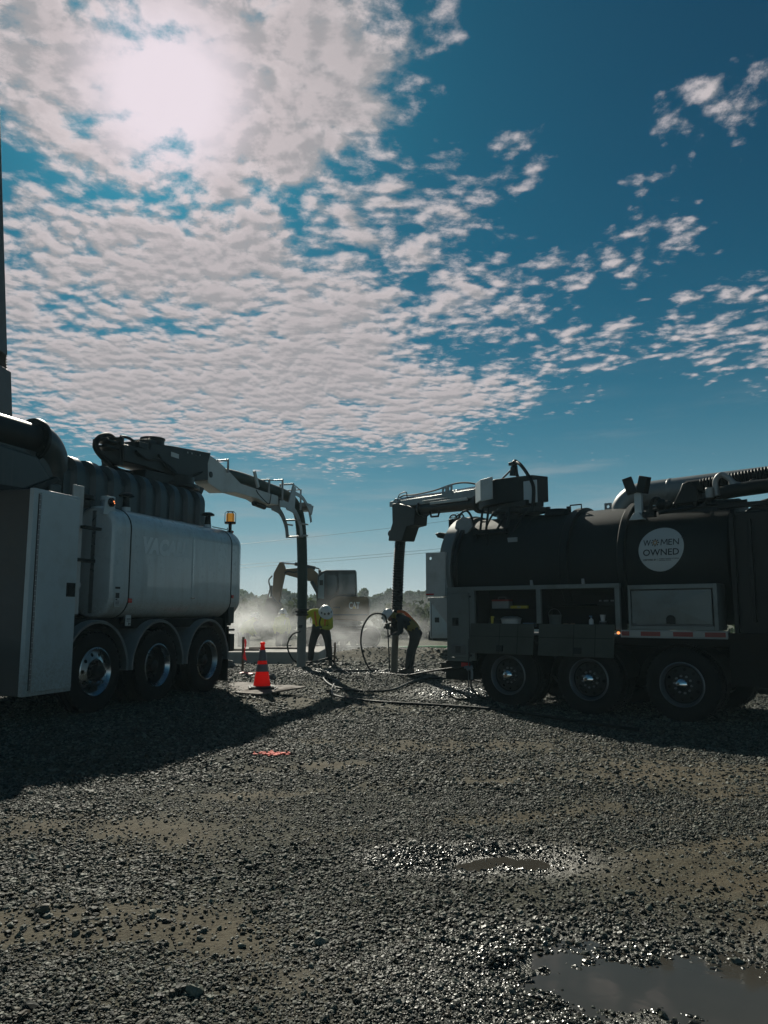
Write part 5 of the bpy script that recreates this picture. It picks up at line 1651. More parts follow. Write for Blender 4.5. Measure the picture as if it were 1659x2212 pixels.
def stake(x, y, h, lab, tilt=(0, 0), ribbon=True):
    s = empty("survey_stake", (x, y, hz(x, y) - .03))
    tag(s, lab, "stake")
    b = MB().box(-.024, .024, -.012, .012, 0, h, rot=(tilt[0], tilt[1], 0), piv=(0, 0, 0))
    b.build("stake_post", 'wood', s, .003)
    if ribbon:
        b = MB()
        rows = []
        for k in range(8):
            f = k / 7
            z = h * (.94 - .52 * f)
            rows.append([(.018 + .02 * math.sin(f * 5), -.02 - .01 * math.sin(f * 7), z), (.045 + .035 * f + .02 * math.sin(f * 6 + 1), -.018 + .02 * math.sin(f * 4), z - .05 * f),
                         (.045 + .035 * f + .02 * math.sin(f * 6 + 1), -.015 + .02 * math.sin(f * 4), z - .05 * f), (.018 + .02 * math.sin(f * 5), -.017 - .01 * math.sin(f * 7), z)])
        b.loft(rows)
        b.build("ribbon", 'ribbon', s, 0, 60)
    return s
stake(-3.0, 16.6, .78, "wooden stake with a hanging pink ribbon, left of the cone")
stake(-1.27, 19.9, .62, "short dark stake beside the worker in yellow", (0, .04), False)
s = empty("fallen_ribbon", (-2.78, 16.2, hz(-2.78, 16.2) + .02), R(10))
tag(s, "red flagging tape lying on the ground by the ribboned stake", "tape")
b = MB()
rows = []
for k in range(9):
    f = k / 8
    rows.append([(-.2 + .45 * f, -.03 + .03 * math.sin(f * 9), .012 + .015 * math.sin(f * 11)), (-.2 + .45 * f, .03 + .03 * math.sin(f * 9), .03 + .012 * math.sin(f * 8)),
                 (-.2 + .45 * f, .03 + .03 * math.sin(f * 9), .027 + .012 * math.sin(f * 8)), (-.2 + .45 * f, -.03 + .03 * math.sin(f * 9), .009 + .015 * math.sin(f * 11))])
b.loft(rows)
b.build("tape_strip", 'ribbon', s, 0, 60)

# sprayed mark on the gravel: uneven flakes of paint following the ground
b = MB()
for k in range(60):
    a = rng.normal(0, .06)
    cx, cy = -1.13 + a * 1.25, 8.0 + a * .25 + rng.normal(0, .035)
    r = rng.uniform(.006, .019)
    z = float(height(np.array([cx]), np.array([cy]))[0]) + .016
    ph = rng.random() * 6
    pts = [(cx + r * (1 + .5 * rng.random()) * math.cos(2 * PI * q / 7 + ph), cy + .8 * r * (1 + .5 * rng.random()) * math.sin(2 * PI * q / 7 + ph)) for q in range(7)]
    b.prism(pts, z - .006, z + rng.uniform(0, .008), 'z')
o = b.build("paint_mark", 'paint_mark', None, 0, 0)
tag(o, "splash of orange marking paint on the gravel in front of the cone", "paint mark")

# rock by the left truck, and clods near the slab
def rock(name, x, y, r, lab, seed, cat="rock"):
    bm = bmesh.new()
    bmesh.ops.create_icosphere(bm, subdivisions=3, radius=r)
    for v in bm.verts:
        n = mnoise.noise(v.co * (1.6 / r) + Vector((seed, 0, 0))) * .45 + mnoise.noise(v.co * (4 / r) + Vector((0, seed, 0))) * .15
        v.co *= 1 + n
        v.co.z *= .75
    me = bpy.data.meshes.new(name)
    bm.to_mesh(me)
    bm.free()
    me.materials.append(M['rock'])
    o = link(name, me, None, 0, 25)
    o.location = (x, y, hz(x, y) + r * .35)
    return tag(o, lab, cat)
rock("boulder", -3.82, 18.9, .21, "grey lump of rock behind the rear wheel of the white-tank truck", 2.0)
for i, (x, y, r, lb) in enumerate([(-2.95, 14.95, .05, "small dark clod on the left end of the board"), (-.95, 15.6, .09, "dark clod on the dirt behind the cone"), (-2.3, 15.9, .10, "dark clod between the cone and the ribboned stake")]):
    rock("clod", x, y, r, lb, 5.0 + i, "clod")

# hoses on the ground
def ground_hose(name, pts, r, lab, mat='hose_black', n=10, cat="hose"):
    P = []
    for p in pts:
        z = p[2] if len(p) > 2 else None
        P.append(Vector((p[0], p[1], z if z is not None else hz(p[0], p[1]) + r + .012)))
    o = MB().tube(smooth_path(P, n), r, 10).build(name, mat, None, 0, 60)
    return tag(o, lab, cat)
g = lambda x, y: hz(x, y) + .03
ground_hose("water_hose", [(.95, 16.4), (.55, 15.7), (.15, 14.5), (-.35, 14.2), (-.95, 15.0), (-1.25, 16.2), (-1.0, 15.9), (-.95, 14.3), (-.75, 13.2), (-.1, 12.4), (.8, 11.9), (1.7, 11.3), (2.4, 10.9), (3.3, 10.2)], .022,
            "long black hose snaking over the gravel between the trucks")
ground_hose("air_hose", [(2.35, 15.2), (1.8, 16.0), (1.0, 16.3), (.4, 16.9), (.0, 17.4), (-.25, 17.6, hz(-.25, 17.6) + .05), (-.42, 17.6, .35), (-.52, 17.6, .75), (-.48, 17.6, 1.10), (-.32, 17.6, 1.36), (-.14, 17.58, 1.42), (.02, 17.55, 1.36), (.07, 17.55, 1.20)], .020,
            "black air hose looping up to the lance of the bending worker")
ground_hose("feed_hose", [(-2.06, 19.05, .98), (-2.26, 19.2, .90), (-2.40, 19.4, .66), (-2.36, 19.5, .42), (-2.18, 19.5, .22), (-1.75, 19.55, .22), (-1.40, 19.6, .30), (-1.25, 19.6, .20), (-1.22, 19.5), (-1.35, 19.2)], .020,
            "thin hose curling from the green suction hose past the yellow worker")
ground_hose("hose_end", [(-1.15, 17.6), (-.6, 17.9), (-.15, 18.3)], .03, "short dark hose end lying behind the two workers' tubes")
LN = empty("air_lance", (.11, 17.55, hz(.11, 17.55)))
tag(LN, "thin black lance pushed into the ground by the bending worker", "tool")
MB().tube([(.03, 0, -.05), (.0, 0, .5), (-.03, 0, 1.12)], .014, 8).build("lance_tube", 'hose_black', LN)
MB().cyl((-.09, 0, 1.10), (.05, 0, 1.14), .018, seg=8).box(-.07, .02, -.03, .03, 1.0, 1.13).build("lance_grip", 'black', LN, .004)

# standpipe with a hose behind the right truck's corner
sx, sy = 1.40, 13.05
SPP = empty("standpipe", (sx, sy, hz(sx, sy)))
tag(SPP, "thin upright steel standpipe with hose beside the open truck's rear corner", "pipe")
MB().cyl((0, 0, -.05), (.02, 0, 1.0), .010, seg=8).cyl((0, 0, .0), (0, 0, .06), .03, seg=10).build("pipe_rod", 'cable', SPP)
MB().cyl((-.02, 0, .50), (.08, 0, .54), .035, seg=10).tube(smooth_path([(-.06, .02, .53), (0, 0, .54), (.06, -.02, .48), (.06, -.03, .34)], 5), .022, 8).build("valve", 'alu_dull', SPP)
MB().tube(smooth_path([(-.95, .6, .36), (-.6, .4, .44), (-.3, .2, .50), (-.06, .02, .53)], 6), .018, 8).build("hose_feed", 'hose_black', SPP)
MB().tube(smooth_path([(.06, -.03, .40), (.05, -.04, .22), (.18, -.1, .06), (.30, -.2, .03)], 6), .014, 8).tube(smooth_path([(.02, -.05, .04), (-.1, -.2, .12), (-.25, -.25, .18), (-.32, -.2, .10), (-.2, -.15, .03), (.0, -.1, .03)], 6), .014, 8).build("hose_tail", 'hose_black', SPP)

# ------------------------------------------------------------------ slab, boards and heaps around the dig
SL = MB().box(-8.5, -1.72, 20.75, 24.2, -.2, .40)
SL = SL.build("concrete_slab", 'concrete', None, .02)
tag(SL, "low dusty concrete slab in front of the two far workers", "slab")
for i, (x0, y0, w, d, rz, lb) in enumerate([(-4.4, 21.5, 1.9, .22, .06, "long pale plank on the slab's near edge"), (-3.1, 22.6, 1.6, .25, -.08, "pale plank on the slab in front of the upright far worker"), (-5.3, 23.0, 1.4, .3, .2, "short pale plank on the slab's left part")]):
    p = MB().box(-w / 2, w / 2, -d / 2, d / 2, .0, .045).build("plank", 'ply', None, .005)
    p.location = (x0, y0, .402)
    p.rotation_euler = (0, 0, rz)
    tag(p, lb, "plank")
gs = MB().tube([(.5, 28, hz(.5, 28) + .1), (1.6, 27.8, hz(1.6, 27.8) + .1), (2.9, 27.6, hz(2.9, 27.6) + .1), (4.5, 27.4, hz(4.5, 27.4) + .1)], .10, 12).build("silt_sock", 'green_mesh', None)
tag(gs, "bright green silt sock lying along the far edge of the yard", "silt sock")

# ------------------------------------------------------------------ white service body behind the right truck
UT = empty("service_truck", (1.42, 24.0, hz(1.42, 24.0)), R(-8))
tag(UT, "white service truck body half hidden behind the open black truck", "truck")
MB().box(0, 4.2, 0, 2.0, .50, 1.66).build("service_body", 'white_box', UT, .02)
MB().box(-.05, 4.25, -.03, 2.03, 1.66, 1.71).build("roof_rim", 'exc_dark', UT, .006)
d = MB().box(.06, 1.0, -.02, .01, .58, 1.60).build("body_door", 'white_box', UT, .006)
latch(UT, .22, -.02, 1.06, d, .9)
MB().box(.04, .058, -.012, .01, .55, 1.63).box(1.0, 1.02, -.012, .01, .55, 1.63).build("door_gap", 'ink', UT)
MB().box(-.06, .05, .1, .5, .44, .60).cyl((-.02, .3, .60), (-.02, .3, .72), .05, seg=10).build("step_bumper", 'exc_dark', UT, .006)
for x in (1.2, 3.4):
    for y in (.0, 1.76):
        t = tyre_mesh(.38, .24, .21).build("wheel", 'rubber', UT, 0, 30)
        t.location = (x, y, .38)
MB().box(0, 6, .5, 1.5, .42, .55).build("service_chassis", 'frame', UT)

# ------------------------------------------------------------------ excavator
EX = empty("excavator", (-1.5, 31.5, hz(-1.5, 31.5) - .02), R(0))
tag(EX, "ochre excavator with dark cab working beyond the dust", "excavator")
ox = 1.5
def ex(pts):
    return [(p[0] + ox, p[1]) for p in pts]
MB().prism(ex([(-2.30, 1.15), (-2.30, 1.72), (-1.92, 2.03), (-.66, 2.01), (-.58, 1.90), (-.58, 1.18), (-.75, 1.05)]), -1.2, .9, 'y').build("engine_house", 'exc_yellow', EX, .05)
MB().box(-.72, .85, -1.215, -1.2, 1.28, 1.33).box(-.66, -.64, -1.212, -1.2, 1.2, 1.9).build("house_seam", 'exc_dark', EX)
MB().prism(ex([(-2.66, 1.60), (-2.62, 2.86), (-2.50, 2.98), (-2.30, 3.06), (-1.12, 3.06), (-1.08, 2.05), (-1.90, 1.84), (-2.2, 1.55)]), -1.1, .1, 'y').build("cab", 'exc_dark', EX, .03)
MB().prism(ex([(-2.60, 1.95), (-2.57, 2.78), (-2.40, 2.92), (-2.36, 2.92), (-2.36, 1.92)]), -1.112, -1.10, 'y').build("cab_door_window", 'glass_pale', EX, .004)
MB().prism(ex([(-2.24, 2.06), (-2.24, 2.86), (-1.95, 2.86), (-1.86, 2.80), (-1.86, 2.3), (-2.0, 2.06)]), -1.112, -1.10, 'y').build("cab_window", 'glass', EX, .004)
MB().prism(ex([(-1.78, 2.10), (-1.78, 2.90), (-1.16, 2.90), (-1.14, 2.12)]), -1.112, -1.10, 'y').build("cab_window", 'glass', EX, .004)
MB().box(-1.04, -.90, -1.16, -1.11, 2.46, 2.66).build("mirror", 'black', EX, .01)
MB().cyl((-1.06, -.9, 2.92), (-1.06, -.9, 3.0), .05).sphere((-1.06, -.9, 3.03), .06, 12).build("cab_lamp", 'black', EX)
# lettering on the counterweight
me = text_mesh("CAT", .34, 1.0, 0, .008)
xs = [v.co.x for v in me.vertices]
w0, w1 = min(xs), max(xs)
map_mesh(me, lambda c: Vector((-1.165 + ox + (c.x - (w0 + w1) / 2) * .42 / (w1 - w0), -1.206, 1.655 + c.y * 1.05)))
me.materials.append(M['exc_white'])
link("lettering", me, EX, 0, 0)
MB().prism(ex([(-1.25, 1.545), (-1.08, 1.545), (-1.165, 1.66)]), -1.211, -1.203, 'y').build("lettering_triangle", 'exc_mark', EX)
b = MB()
for k in range(5):
    b.box(ox - 1.98 + k * .055, ox - 1.945 + k * .055, -1.212, -1.2, 1.56, 1.62)
b.build("model_print", 'exc_dark', EX)
# boom, stick, cylinders, breaker
MB().prism(ex([(-2.66, 1.6), (-2.84, 2.30), (-3.02, 2.66), (-4.12, 2.96), (-4.15, 3.18), (-3.41, 3.23), (-2.96, 3.20), (-2.72, 2.98), (-2.56, 2.5), (-2.44, 1.6)]), .25, .62, 'y').build("boom", 'exc_yellow', EX, .03)
MB().prism(ex([(-4.32, 3.47), (-4.18, 3.46), (-4.06, 3.15), (-4.20, 2.45), (-4.30, 1.72), (-4.52, 1.66), (-4.60, 2.2), (-4.56, 3.0)]), .28, .58, 'y').build("stick", 'exc_yellow', EX, .02)
b = MB().cyl((ox - 4.22, .43, 3.44), (ox - 3.55, .43, 3.38), .035, seg=10)
b.cyl((ox - 2.80, .2, 2.45), (ox - 2.60, .2, 1.95), .04, seg=10)
b.build("cylinder_rod", 'chrome', EX)
b = MB().cyl((ox - 3.70, .43, 3.40), (ox - 2.85, .43, 3.22), .075, seg=14).cyl((ox - 2.98, .2, 2.66), (ox - 2.72, .2, 2.2), .075, seg=14).cyl((ox - 4.66, .43, 2.5), (ox - 4.66, .43, 1.95), .05, seg=12)
b.build("hydraulic_cylinder", 'exc_dark', EX)
b = MB().tube(smooth_path([(ox - 4.60, .22, 2.9), (ox - 4.74, .22, 2.7), (ox - 4.68, .22, 2.4), (ox - 4.74, .22, 2.1), (ox - 4.80, .22, 1.85)], 5), .03, 8)
b.tube(smooth_path([(ox - 4.10, .22, 3.0), (ox - 3.95, .22, 3.08), (ox - 3.7, .22, 3.04), (ox - 3.4, .22, 3.12)], 5), .03, 8)
b.tube(smooth_path([(ox - 2.9, .66, 3.25), (ox - 2.72, .66, 3.2), (ox - 2.58, .66, 2.95), (ox - 2.55, .66, 2.7)], 5), .03, 8)
b.tube(smooth_path([(ox - 4.30, .22, 1.9), (ox - 4.22, .22, 1.7), (ox - 4.30, .22, 1.5)], 5), .025, 8)
b.build("hydraulic_line", 'exc_dark', EX)
MB().prism(ex([(-4.80, 1.95), (-4.55, 2.05), (-4.30, 1.75), (-4.34, 1.30), (-4.50, .95), (-4.85, 1.05), (-4.95, 1.45)]), .1, .76, 'y').build("bucket", 'exc_dark', EX, .03)
MB().cyl((ox - 4.0, .4, 0), (ox - 4.0, .4, .1), .2).build("pin", 'exc_dark', EX)
# undercarriage: tracks with idlers and rollers
for y in (-1.15, .55):
    b = MB()
    n = 40
    ro, ri = [], []
    for k in range(n):
        t = 2 * PI * k / n
        cxx = 1.15 if math.cos(t) > 0 else -1.15
        ro.append((cxx + .42 * math.cos(t) - .2, .43 + .42 * math.sin(t)))
        ri.append((cxx + .36 * math.cos(t) - .2, .43 + .36 * math.sin(t)))
    A = [[b.bm.verts.new((p[0], yy, p[1])) for p in lst] for lst in (ro, ri) for yy in (y, y + .5)]
    for k in range(n):
        q = (k + 1) % n
        b.bm.faces.new((A[0][k], A[0][q], A[1][q], A[1][k]))
        b.bm.faces.new((A[2][k], A[3][k], A[3][q], A[2][q]))
        b.bm.faces.new((A[0][k], A[2][k], A[2][q], A[0][q]))
        b.bm.faces.new((A[1][k], A[1][q], A[3][q], A[3][k]))
    for k in range(22):
        b.box(-1.3 + k * .105 - .04, -1.3 + k * .105 + .04, y - .01, y + .51, .845, .875)
    b.build("track", 'exc_dark', EX, 0, 40)
    b = MB()
    for x in (-1.35, .95):
        b.cyl((x, y + .05, .43), (x, y + .45, .43), .34, seg=24)
    for x in (-.9, -.5, -.1, .3, .6):
        b.cyl((x, y + .08, .22), (x, y + .42, .22), .13, seg=14)
    b.box(-1.2, .85, y + .12, y + .40, .28, .62)
    b.build("track_rollers", 'frame', EX, .006)
MB().cyl((-.2, -.2, .7), (-.2, -.2, 1.15), .65, seg=28).box(-.9, .6, -.7, .6, .4, .75).build("slew_base", 'exc_dark', EX, .01)

# ------------------------------------------------------------------ people
def hand_verts(mb, wrist, d, nrm, s=1.0, curl=.9):
    """palm and five bent fingers growing from the wrist along d; nrm is the back of the hand"""
    d = Vector(d).normalized()
    nrm = Vector(nrm)
    nrm = (nrm - d * nrm.dot(d)).normalized()
    side = d.cross(nrm).normalized()
    w = Vector(wrist)
    def P(a, b_, c):
        return w + d * (a * s) + side * (b_ * s) + nrm * (c * s)
    def quad(a, hw, th):
        return [P(a, -hw, -th), P(a, hw, -th), P(a, hw, th), P(a, -hw, th)]
    mb.loft([quad(-.02, .026, .022), quad(.03, .040, .018), quad(.09, .044, .014)])
    for k, (off, ln) in enumerate(((-.033, .062), (-.011, .075), (.011, .080), (.033, .070))):
        p0 = P(.075, off, 0)
        p1 = P(.085 + ln * .45, off * 1.05, -.012)
        p2 = p1 + (d * math.cos(curl) - nrm * math.sin(curl)) * (ln * .35 * s)
        p3 = p2 + (d * math.cos(2 * curl) - nrm * math.sin(2 * curl)) * (ln * .28 * s)
        mb.tube([p0, p1, p2, p3], .01 * s, 6, radii=[.0105 * s, .010 * s, .0095 * s, .0075 * s])
    mb.tube([P(.015, .028, -.006), P(.05, .058, -.02), P(.085, .062, -.042)], .011 * s, 6, radii=[.014 * s, .012 * s, .009 * s])

def hat_mesh(center, up, fwd, s=1.0, stick=True, parent=None):
    up, fwd = Vector(up).normalized(), Vector(fwd)
    fwd = (fwd - up * fwd.dot(up)).normalized()
    side = fwd.cross(up)
    mt = Matrix.Translation(Vector(center)) @ Matrix((fwd, side, up)).transposed().to_4x4()
    b = MB()
    b.lathe([(.150, -.012), (.152, -.004), (.128, .002), (.126, .03), (.115, .075), (.085, .118), (.04, .138), (0, .142)], (0, 0, 0), 'z', 32)
    for v in b.bm.verts:
        v.co.x *= 1.16
        if v.co.z < .0 and v.co.x > .05:
            v.co.x += .035 * (v.co.x / .17)
    for y in (-.035, 0, .035):
        b.tube([(-.11, y, .075), (-.05, y, .128), (0, y, .144), (.05, y, .130), (.12, y, .072)], .010, 6)
    b.bm.transform(mt @ Matrix.Scale(s, 4))
    h = b.build("hard_hat", 'hat_white', parent, 0, 50)
    if stick:
        b = MB()
        for (a, z, r) in ((.5, .07, .022), (-.2, .075, .026), (1.1, .06, .02), (-.9, .06, .022), (2.6, .06, .024), (3.6, .065, .02)):
            n = Vector((math.cos(a), math.sin(a), .45)).normalized()
            p = Vector((.118 * 1.16 * math.cos(a), .118 * math.sin(a), z))
            b.cyl(p - n * .01, p + n * .006, r, seg=14)
        b.bm.transform(mt @ Matrix.Scale(s, 4))
        b.build("hat_sticker", 'sticker', h, 0, 40)
    return h

def person(base, joints, edges, radii, mats, label, hat, hands, vest=None, boots=None, extra=None):
    """one continuous skinned body; regions of it take cloth or skin by the bone they lie on"""
    P = empty("person", base)
    tag(P, label, "person")
    names = list(joints)
    me = bpy.data.meshes.new("body")
    me.from_pydata([joints[n] for n in names], [(names.index(a), names.index(b_)) for a, b_ in edges], [])
    o = bpy.data.objects.new("body", me)
    COL.objects.link(o)
    md = o.modifiers.new("skin", 'SKIN')
    md.use_smooth_shade = True
    sv = me.skin_vertices[0].data
    for i, n in enumerate(names):
        r = radii[n]
        sv[i].radius = (r, r) if not isinstance(r, tuple) else r
        sv[i].use_root = (n == 'pelvis')
    sub = o.modifiers.new("sub", 'SUBSURF')
    sub.levels = sub.render_levels = 2
    dg = bpy.context.evaluated_depsgraph_get()
    bm_ = bpy.data.meshes.new_from_object(o.evaluated_get(dg))
    bpy.data.objects.remove(o)
    bm_.name = "body"
    used = []
    for (_, _, m_) in mats:
        if m_ not in used:
            used.append(m_)
    for m_ in used:
        bm_.materials.append(M[m_])
    J = {n: Vector(joints[n]) for n in names}
    def seg_d(p, a, b_):
        ab = b_ - a
        t = max(0, min(1, (p - a).dot(ab) / max(ab.length_squared, 1e-9)))
        return (p - a - ab * t).length
    region = []
    for pl in bm_.polygons:
        c = pl.center
        best = min(range(len(mats)), key=lambda i: seg_d(c, J[mats[i][0]], J[mats[i][1]]) - (radii[mats[i][0]] if not isinstance(radii[mats[i][0]], tuple) else max(radii[mats[i][0]])) * .5)
        pl.material_index = used.index(mats[best][2])
        region.append(best)
    # wrinkles in the cloth
    for v in bm_.vertices:
        nn = mnoise.noise(Vector(v.co) * 9 + Vector(base)) * .010 + mnoise.noise(Vector(v.co) * 22) * .005
        if v.co.z < J['neck'].z + .05:
            v.co += v.normal * nn
    body = link("body", bm_, P, 0, 0)
    bm_.polygons.foreach_set('use_smooth', [True] * len(bm_.polygons))
    if vest:
        vmat, bones, tape = vest
        keep = [i for i in range(len(region)) if (mats[region[i]][0], mats[region[i]][1]) in bones]
        b = MB()
        vm = {}
        for i in keep:
            fv = []
            for vi in bm_.polygons[i].vertices:
                if vi not in vm:
                    v = bm_.vertices[vi]
                    vm[vi] = b.bm.verts.new(v.co + v.normal * .014)
                fv.append(vm[vi])
            b.bm.faces.new(fv)
        vo = b.build("vest", vmat, P, 0, 60)
        sd = vo.modifiers.new("thick", 'SOLIDIFY')
        sd.thickness = .006
        sd.offset = -1
        if tape:
            for (p, q, r, mm) in tape:
                MB().tube(smooth_path([Vector(x) for x in p], 4), r, 6).build(q, mm, vo, 0, 60)
    hat_mesh(*hat, parent=P)
    for (w, d, n_) in hands:
        b = MB()
        hand_verts(b, w, d, n_)
        b.build("glove", 'glove', P, 0, 50)
    for (a, toe) in boots or ():
        a, toe = Vector(a), Vector(toe)
        f = (toe - a)
        f.z = 0
        f.normalize()
        sd_ = Vector((-f.y, f.x, 0))
        b = MB()
        def ring(k, hw, z0, z1):
            c = Vector((a.x, a.y, 0)) + f * k
            return [tuple(c - sd_ * hw + Vector((0, 0, z0))), tuple(c + sd_ * hw + Vector((0, 0, z0))), tuple(c + sd_ * hw * .8 + Vector((0, 0, z1))), tuple(c - sd_ * hw * .8 + Vector((0, 0, z1)))]
        b.loft([ring(-.09, .035, 0, .10), ring(-.06, .046, -.01, .17), ring(.03, .048, -.01, .16), ring(.10, .052, -.01, .10), ring(.17, .050, -.01, .075), ring(.215, .030, 0, .05)])
        b.build("boot", 'boot', P, .012, 50)
    if extra:
        extra(P)
    return P

BODY_EDGES = [('pelvis', 'spine'), ('spine', 'chest'), ('chest', 'neck'), ('neck', 'head'), ('head', 'crown'),
              ('pelvis', 'hip_a'), ('hip_a', 'knee_a'), ('knee_a', 'ankle_a'), ('pelvis', 'hip_b'), ('hip_b', 'knee_b'), ('knee_b', 'ankle_b'),
              ('chest', 'sh_a'), ('sh_a', 'elb_a'), ('elb_a', 'wri_a'), ('chest', 'sh_b'), ('sh_b', 'elb_b'), ('elb_b', 'wri_b')]
RAD = dict(pelvis=(.19, .165), spine=(.19, .165), chest=(.205, .17), neck=.068, head=(.085, .098), crown=(.078, .088), hip_a=.125, hip_b=.125, knee_a=.092, knee_b=.092,
           ankle_a=.072, ankle_b=.072, sh_a=.095, sh_b=.095, elb_a=.068, elb_b=.068, wri_a=.038, wri_b=.038)
def mats_for(torso, arm, fore, legs):
    return [('pelvis', 'spine', torso), ('spine', 'chest', torso), ('chest', 'neck', torso), ('neck', 'head', 'skin'), ('head', 'crown', 'skin'),
            ('pelvis', 'hip_a', legs), ('pelvis', 'hip_b', legs), ('hip_a', 'knee_a', legs), ('knee_a', 'ankle_a', legs), ('hip_b', 'knee_b', legs), ('knee_b', 'ankle_b', legs),
            ('chest', 'sh_a', torso), ('chest', 'sh_b', torso), ('sh_a', 'elb_a', arm), ('sh_b', 'elb_b', arm), ('elb_a', 'wri_a', fore), ('elb_b', 'wri_b', fore)]

# worker in yellow, bent over the green hose, facing the camera
J1 = dict(pelvis=(0, .06, .95), spine=(.01, -.06, 1.12), chest=(.03, -.26, 1.22), neck=(.10, -.46, 1.28), head=(.15, -.55, 1.26), crown=(.17, -.63, 1.25),
          hip_a=(-.11, .05, .88), knee_a=(-.20, -.05, .50), ankle_a=(-.24, .02, .10), hip_b=(.12, .05, .88), knee_b=(.20, -.07, .50), ankle_b=(.24, .03, .10),
          sh_a=(-.20, -.28, 1.30), elb_a=(-.40, -.40, 1.12), wri_a=(-.40, -.60, .98), sh_b=(.23, -.28, 1.17), elb_b=(.28, -.36, .90), wri_b=(.05, -.54, .93))
b1z = hz(-1.63, 20.05)
def w1_extra(P):
    b = MB().tube(smooth_path([(.06, -.47, 1.20), (.02, -.44, 1.10), (.0, -.30, 1.02), (.0, -.14, .95)], 4), .02, 6)
    b.build("lanyard", 'trouser', P, 0, 60)
    for pts in ([(-.11, -.40, 1.30), (-.09, -.42, 1.14), (-.08, -.22, .98)], [(.17, -.42, 1.20), (.14, -.42, 1.08), (.12, -.20, .97)]):
        MB().tube(smooth_path(pts, 4), .022, 6).build("safety_strip", 'hivis_org', P, 0, 60)
    MB().sphere((.19, -.62, 1.18), .018, 8, (1, 1, 1.4)).build("nose", 'skin', P, 0, 60)
person((-1.63, 19.95, b1z), J1, BODY_EDGES, RAD, mats_for('hivis', 'hivis', 'hivis', 'trouser'),
       "worker in yellow shirt and white hard hat bending over the green suction hose", ((.165, -.61, 1.29), (.10, -.62, .62), (.35, -.70, -.62), 1.12),
       [((-.40, -.60, .98), (-.12, -.9, -.1), (0, .1, 1)), ((.05, -.54, .93), (-.8, -.5, 0), (0, -.2, 1))], None,
       [((-.24, .02, 0), (-.28, -.3, 0)), ((.24, .03, 0), (.28, -.3, 0))], w1_extra).scale = (1.05, 1.05, 1.05)

# worker in an orange vest, bent double over the lance, seen from the side
J2 = dict(pelvis=(.25, 0, .93), spine=(.13, 0, 1.11), chest=(-.05, 0, 1.28), neck=(-.24, 0, 1.33), head=(-.36, 0, 1.27), crown=(-.43, 0, 1.25),
          hip_a=(.23, -.10, .86), knee_a=(.09, -.12, .50), ankle_a=(.02, -.11, .10), hip_b=(.25, .10, .86), knee_b=(.14, .13, .50), ankle_b=(.10, .14, .10),
          sh_a=(-.13, -.19, 1.20), elb_a=(-.12, -.27, .93), wri_a=(-.27, -.20, .90), sh_b=(-.13, .19, 1.20), elb_b=(-.28, .16, .98), wri_b=(-.38, -.06, 1.05))
b2z = hz(.56, 18.05)
def w2_extra(P):
    MB().sphere((-.45, 0, 1.17), .018, 8, (1, 1, 1.2)).build("nose", 'skin', P, 0, 60)
    MB().sphere((-.33, -.085, 1.20), .024, 8, (.6, .5, 1)).build("ear", 'skin', P, 0, 60)
    MB().sphere((-.29, 0, 1.22), .085, 14, (.9, 1.0, 1.0)).build("hair", 'hair', P, 0, 60)
    MB().prism([(.10, .86), (.30, .82), (.38, .90), (.34, 1.0), (.18, 1.02)], -.16, .16, 'y').build("shirt_tail", 'shirt_navy', P, .03)
R2 = dict(RAD)
person((.50, 17.72, b2z), J2, BODY_EDGES, R2, mats_for('shirt_navy', 'shirt_navy', 'shirt_navy', 'trouser'),
       "worker in orange-striped vest and dark trousers bent over a black lance", ((-.40, 0, 1.31), (-.62, -.1, .55), (-.6, -.2, -.75), 1.08),
       [((-.27, -.20, .90), (-.8, .4, -.1), (0, -.3, 1)), ((-.38, -.06, 1.05), (-.6, -.6, .1), (0, -.5, 1))],
       ('hivis_dull', {('pelvis', 'spine'), ('spine', 'chest'), ('chest', 'neck')},
        [([(.26, -.10, 1.06), (.12, -.12, 1.24), (-.05, -.12, 1.39), (-.2, -.1, 1.40)], "orange_strip", .036, 'hivis_org'), ([(.26, .10, 1.06), (.12, .12, 1.24), (-.05, .12, 1.39), (-.2, .1, 1.40)], "orange_strip", .036, 'hivis_org')]),
       [((.02, -.11, 0), (-.3, -.13, 0)), ((.10, .14, 0), (-.25, .16, 0))], w2_extra)

# two far workers standing in the dust
J3 = dict(pelvis=(0, 0, .95), spine=(.01, 0, 1.14), chest=(.02, .0, 1.34), neck=(.02, 0, 1.50), head=(.03, .0, 1.60), crown=(.03, .0, 1.66),
          hip_a=(-.10, 0, .88), knee_a=(-.11, .03, .50), ankle_a=(-.12, 0, .10), hip_b=(.10, 0, .88), knee_b=(.11, .03, .50), ankle_b=(.12, 0, .10),
          sh_a=(-.19, 0, 1.40), elb_a=(-.25, .05, 1.12), wri_a=(-.22, .2, .95), sh_b=(.19, 0, 1.40), elb_b=(.25, .05, 1.12), wri_b=(.2, .22, .95))
p4z = hz(-3.42, 26.0)
person((-3.42, 26.0, p4z), J3, BODY_EDGES, RAD, mats_for('hivis', 'hivis', 'hivis', 'trouser'),
       "upright far worker in yellow with white hard hat, right of the dust", ((.03, .0, 1.63), (0, 0, 1), (.3, 1, 0)),
       [((-.22, .2, .95), (0, 1, -.3), (0, 0, 1)), ((.2, .22, .95), (0, 1, -.3), (0, 0, 1))], None, [((-.12, 0, 0), (-.14, .3, 0)), ((.12, 0, 0), (.14, .3, 0))],
       lambda P: (MB().tube([(.13, -.135, 1.42), (.10, -.14, 1.25), (.02, -.135, 1.05)], .016, 6).build("safety_strip", 'silver', P, 0, 60),
                  MB().sphere((.03, .1, 1.58), .018, 8).build("nose", 'skin', P, 0, 60)))
J4 = dict(J3)
